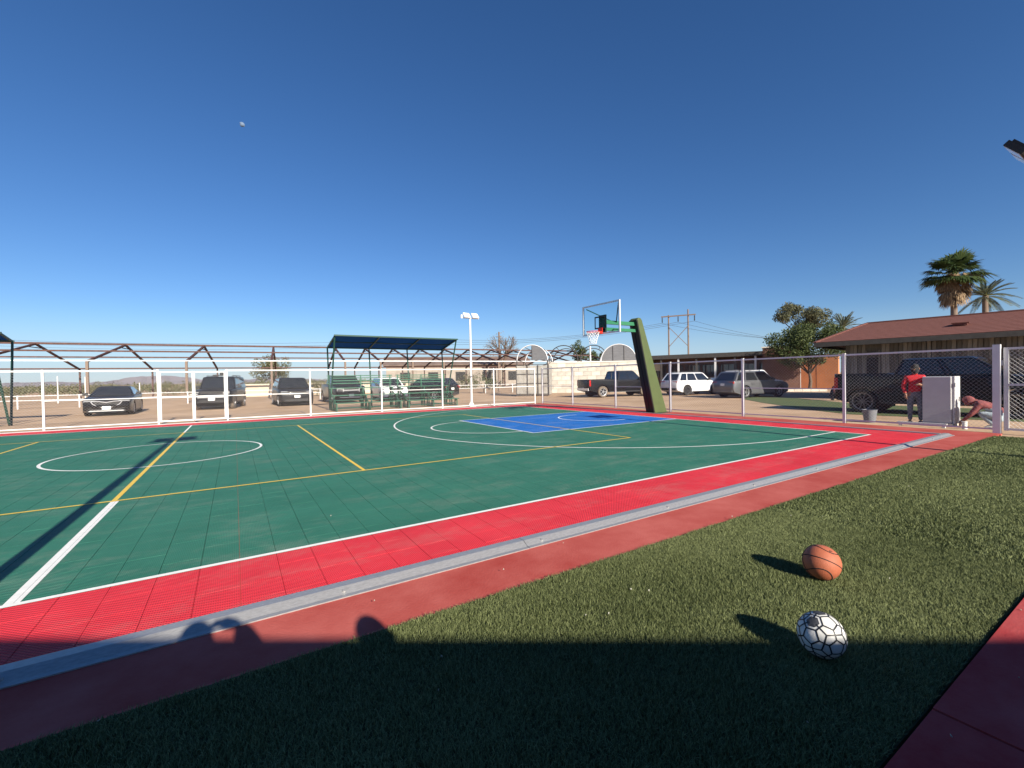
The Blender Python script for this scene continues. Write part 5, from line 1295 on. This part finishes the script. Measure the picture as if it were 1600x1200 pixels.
# scrub: a far belt and nearer bushes that can be told apart
cs = []; rs = []
for i in range(430):
    px = random.uniform(-120, 780); dep = random.uniform(62, 130); c = at_depth(px, 600, dep); cs.append((c.x, c.y, random.uniform(.3, 1.0))); rs.append(random.uniform(.7, 1.5))
v, ti = leaves(cs, rs, 62, .17, .9); link('scrub_belt', tri_mesh('scrub_belt', v, 4, L_scrub, ti), None, 'stuff')
for px, dep, hgt, lab in ((20, 56, 1.5, 'olive bush behind the leftmost canopy leg'), (395, 50, 2.2, 'large pale bush left of the charcoal SUV'), (545, 60, 2.3, 'grey green bush above the dark pickup'), (622, 58, 2.2, 'bush behind the white SUV between the bleachers'), (668, 52, 1.8, 'bush left of the black hatchback'), (502, 46, 1.5, 'low bush at the left end of the bleachers'), (150, 60, 1.7, 'bush above the roof of the black sedan'), (756, 46, 1.9, 'dark bush right of the white light mast'), (262, 58, 1.9, 'bush left of the double gate')):
    c = at_depth(px, 600, dep); c.z = 0
    tree('desert_bush', lab, c, .5, .06, blob(12, (0, 0), hgt * .55, hgt * .9, hgt * .42, .35, .7), L_scrub if px != 756 else L_mesq, 240, .09, 6, .9, 'bush', group='bushes behind the car park')
# palms
L_palm = leaf_mat('palm_leaf', (.028, .055, .018), (.085, .115, .035)); L_dead = leaf_mat('dead_palm_leaf', (.17, .11, .065), (.36, .26, .16), .8, .1); L_date = leaf_mat('date_palm_leaf', (.06, .08, .055), (.16, .18, .12))
def fan(V, T, p, d, size, nseg=18, spread=2.3, droop=.25, tint=None):
    """a fan leaf: pleated blades radiating from p around direction d"""
    d = d.normalized(); u = d.cross(Vector((0, 0, 1))); u = u.normalized() if u.length > .01 else Vector((1, 0, 0)); nn = u.cross(d)
    for i in range(nseg):
        a = -spread / 2 + spread * i / (nseg - 1); l = size * (.72 + .28 * math.cos(a)) * random.uniform(.9, 1.05)
        dr = (d * math.cos(a) + u * math.sin(a)); w_ = u * math.cos(a) - d * math.sin(a)
        m_ = p + dr * l * .6 + nn * .05 * (i % 2); e_ = p + dr * l + Vector((0, 0, -droop * size * random.uniform(.4, 1.1)))
        q = [p, m_ - w_ * size * .055, e_, m_ + w_ * size * .055]
        V += [tuple(x_) for x_ in q]; T += [random.random() if tint is None else tint] * 4
fp_ = at_depth(1491, 600, 37); fp_.z = 0
t = thing('fan_palm', 'tall fan palm with a skirt of dead leaves behind the house', 'palm tree', fp_)
zc = 9.25; b = MB(); b.path([(0, 0, -.1), (.05, 0, 4), (0, 0, zc)], [.30, .24, .20], 10); b.build('trunk', M_pole, t, 60)
V = []; T = []; pet = MB()
for i in range(58):
    a = random.uniform(0, 2 * PI); el = random.uniform(-.3, 1.35); d = Vector((math.cos(a) * math.cos(el), math.sin(a) * math.cos(el), math.sin(el))); st = Vector((0, 0, zc + .1))
    ln = random.uniform(.85, 1.35); p = st + d * ln + Vector((0, 0, -.12)); pet.path([st, st + d * ln * .5, p], [.022, .018, .013], 4); fan(V, T, p, d + Vector((0, 0, -.15)), random.uniform(1.05, 1.45), 18, 2.5, .28)
link('crown', tri_mesh('crown', np.array(V), 4, L_palm, T), t); pet.build('leaf_stalks', mat('palm_stalk', (.20, .20, .08), .6), t, kind='stuff')
V = []; T = []
for i in range(120):
    a = random.uniform(0, 2 * PI); z = random.uniform(-2.0, .1); rr = .30 + .62 * math.exp(-((z + .75) / 1.0) ** 2) * random.uniform(.5, 1.1)
    p = Vector((math.cos(a) * rr, math.sin(a) * rr, zc + z + .25)); d = Vector((math.cos(a) * random.uniform(.2, .65), math.sin(a) * random.uniform(.2, .65), -1)); fan(V, T, p, d, random.uniform(.6, 1.0), 9, 1.1, .2)
link('dead_skirt', tri_mesh('dead_skirt', np.array(V), 4, L_dead, T), t)
def feather_palm(name, label, base, zc, size, nf, mat_, tr=.22, seed=1, els=(-.55, 1.2)):
    t = thing(name, label, 'palm tree', base); b = MB(); b.path([(0, 0, -.1), (0, 0, zc * .5), (0, 0, zc)], [tr * 1.1, tr * .9, tr], 10); b.build('trunk', M_pole, t, 60)
    V = []; T = []; rb = MB()
    for i in range(nf):
        a = 2 * PI * i * .618 + random.uniform(-.2, .2); el = els[0] + (els[1] - els[0]) * random.random(); L_ = size * random.uniform(.85, 1.1)
        d = Vector((math.cos(a) * math.cos(el), math.sin(a) * math.cos(el), math.sin(el))); pts = []
        for k in range(9):
            s_ = k / 8; pts.append(Vector((0, 0, zc)) + d * L_ * s_ + Vector((0, 0, -.38 * L_ * s_ * s_ * (math.cos(el)))))
        rb.path(pts, [.026 * (1 - .8 * k / 8) for k in range(9)], 4)
        side = d.cross(Vector((0, 0, 1))).normalized()
        for k in range(1, 33):
            s_ = .12 + .88 * k / 33; j = min(7, int(s_ * 8)); f = s_ * 8 - j; p = pts[j].lerp(pts[j + 1], f); tg = (pts[j + 1] - pts[j]).normalized(); ll = L_ * .20 * (1 - .55 * abs(s_ - .45) * 1.6)
            for sg in (-1, 1):
                dd = (tg * .85 + side * sg * .75 + Vector((0, 0, .22))).normalized(); w_ = tg.cross(dd).cross(dd).normalized() * .022
                V += [tuple(p), tuple(p + dd * ll * .5 - w_), tuple(p + dd * ll), tuple(p + dd * ll * .5 + w_)]; T += [random.random()] * 4
    link('crown', tri_mesh('crown', np.array(V), 4, mat_, T), t); rb.build('leaf_stalks', mat('palm_stalk', (.20, .20, .08), .6), t, kind='stuff')
dp = at_depth(1540, 600, 40); dp.z = 0; feather_palm('date_palm', 'feathery date palm right of the tall fan palm', dp, 8.1, 2.2, 40, L_date)
sp = at_depth(1318, 600, 58); sp.z = 0; feather_palm('date_palm', 'small palm top peeking above the left end of the house roof', sp, 7.2, 2.6, 30, L_date, .25)

# ------------------------------------------------------------------ pylon, poles and power lines
py_ = at_depth(1061, 600, 125); py_.z = 0; pa_ = ga - .35
pyl = thing('power_pylon', 'wooden H frame power pylon with a crossarm and X bracing', 'pylon', py_, math.atan2(CAM_R.y, CAM_R.x) - .5)
hw_ = 2.6
for s in (-1, 1): b = MB(); b.tube((s * hw_, 0, 0), (s * hw_, 0, 19.2 + s * .6), .26, .19, n=8); b.build('pole', M_pole, pyl, 40)
b = MB(); b.box((0, -.25, 18.2), (9.2, .25, .32)); b.build('crossarm', M_pole, pyl)
b = MB(); b.bar((-hw_, -.2, 9.5), (hw_, -.2, 15.2), .16); b.bar((hw_, -.2, 9.5), (-hw_, -.2, 15.2), .16); b.build('brace', M_pole, pyl)
for x in (-4.3, 0, 4.3): b = MB(); b.lathe([(.05, 0), (.16, -.1), (.08, -.25), (.17, -.4), (.08, -.6), (.17, -.75), (.08, -.95), (.17, -1.1), (.05, -1.6)], n=8, c=(x, -.25, 18.0)); b.build('insulator', M_trim, pyl, 40)
b2 = at_depth(781, 600, 74); b2.z = 0; t = thing('utility_pole', 'short wooden pole standing in the bare tree', 'pole', b2); b = MB(); b.tube((0, 0, 0), (0, 0, 9.2), .2, .14, n=8); b.build('pole', M_pole, t, 40); b = MB(); b.box((0, 0, 8.4), (.9, .1, .1)); b.build('crossarm', M_pole, t)
b2 = at_depth(923, 600, 47); b2.z = 0; t = thing('utility_pole', 'white pipe pole under the basketball net', 'pole', b2); b = MB(); b.tube((0, 0, 0), (0, 0, 4.6), .09, .08, n=8); b.build('pole', M_white, t, 40); b = MB(); b.tube((0, 0, 4.6), (0, 0, 4.7), .11, .05, n=8); b.build('cap', M_white, t)
def wire(label, pts, r, sag):
    P = [Vector(p) for p in pts]; b = MB(); out = []
    for a, c in zip(P[:-1], P[1:]):
        for k in range(16): s_ = k / 16; q = a.lerp(c, s_); q.z -= 4 * sag * s_ * (1 - s_); out.append(q)
    out.append(P[-1]); b.path(out, r, 5); o = b.build('power_line', M_wire); tag(o, label, 'power line', 'power lines in the sky')
R_p = Matrix.Rotation(math.atan2(CAM_R.y, CAM_R.x) - .5, 3, 'Z')
for k, x in enumerate((-4.3, 0, 4.3)):
    p0 = py_ + R_p @ Vector((x, -.25, 16.4))
    wire(['left power line running from the pylon arm to the right', 'middle power line running from the pylon arm to the right', 'right power line running from the pylon arm to the right'][k], [p0, at_depth(1420, 528 + 5 * k, 95) ], .032, 2.2)
    wire(['left power line running from the pylon arm behind the backboard', 'middle power line running from the pylon arm behind the backboard', 'right power line running from the pylon arm behind the backboard'][k], [p0, at_depth(690, 530 + 4 * k, 150), at_depth(-80, 527 + 5 * k, 170)], .04, 2.0)
# ------------------------------------------------------------------ the pale daytime moon
mo = MB(); mr = 3.9 / FPX * 9000
cen = at_depth(378, 195, 9000); mf = (CAM_P - cen).normalized()
M_moon = mat('pale_moon_rock', (.13, .18, .26), 1.0, var=.25, scale=.02, spec=0)
n = 28; pts = [(mr * math.cos(2 * PI * i / n) * (1.0 if math.cos(2 * PI * i / n + 2.2) < 0.1 else .72), mr * math.sin(2 * PI * i / n) * (1.0 if math.cos(2 * PI * i / n + 2.2) < 0.1 else .78)) for i in range(n)]  # the lit phase is cut into the outline, the shaded part left out
q = mf.to_track_quat('Z', 'Y').to_matrix()
mo.add([q @ Vector((0, 0, mr * .45))] + [q @ Vector((x * .6, y * .6, mr * .36)) for x, y in pts] + [q @ Vector((x, y, 0)) for x, y in pts] + [q @ Vector((0, 0, -mr * .3))],
       [(0, 1 + i, 1 + (i + 1) % n) for i in range(n)] + [(1 + i, 1 + n + i, 1 + n + (i + 1) % n, 1 + (i + 1) % n) for i in range(n)] + [(1 + n + i, 2 * n + 1, 1 + n + (i + 1) % n) for i in range(n)])
o = mo.build('moon', M_moon, None, 60); o.location = cen; tag(o, 'pale gibbous daytime moon high in the blue sky', 'moon')
# ------------------------------------------------------------------ unseen building behind the camera, placed and sized to shade the foreground
sh = 2.9 / math.tan(R(SUN_EL)); W0, W1 = Vector((-1.6, -9.79 + .67 * 4.18 - sh - .12, 0)), Vector((9.0, -9.79 - .67 * 6.42 - sh - .12, 0)); wu = (W1 - W0).normalized(); WLn = (W1 - W0).length
cl = thing('unseen_building', 'unseen low building behind the camera, roof edge placed to shade the foreground turf', 'building', W0, math.atan2(wu.y, wu.x))
b = MB(); b.box((WLn / 2, -2.2, 1.37), (WLn, 4.0, 2.76)); b.build('wall', mat('cream_plaster', (.50, .44, .36), .9, var=.1), cl)
b = MB(); b.box((WLn / 2, -2.1, 2.83), (WLn + .3, 4.4, .14)); b.build('roof', M_fascia, cl)
for x in (2.5, 6.0, 9.5): b = MB(); b.box((x, -.18, 1.5), (1.5, .06, 1.1)); b.build('window', M_glass, cl)
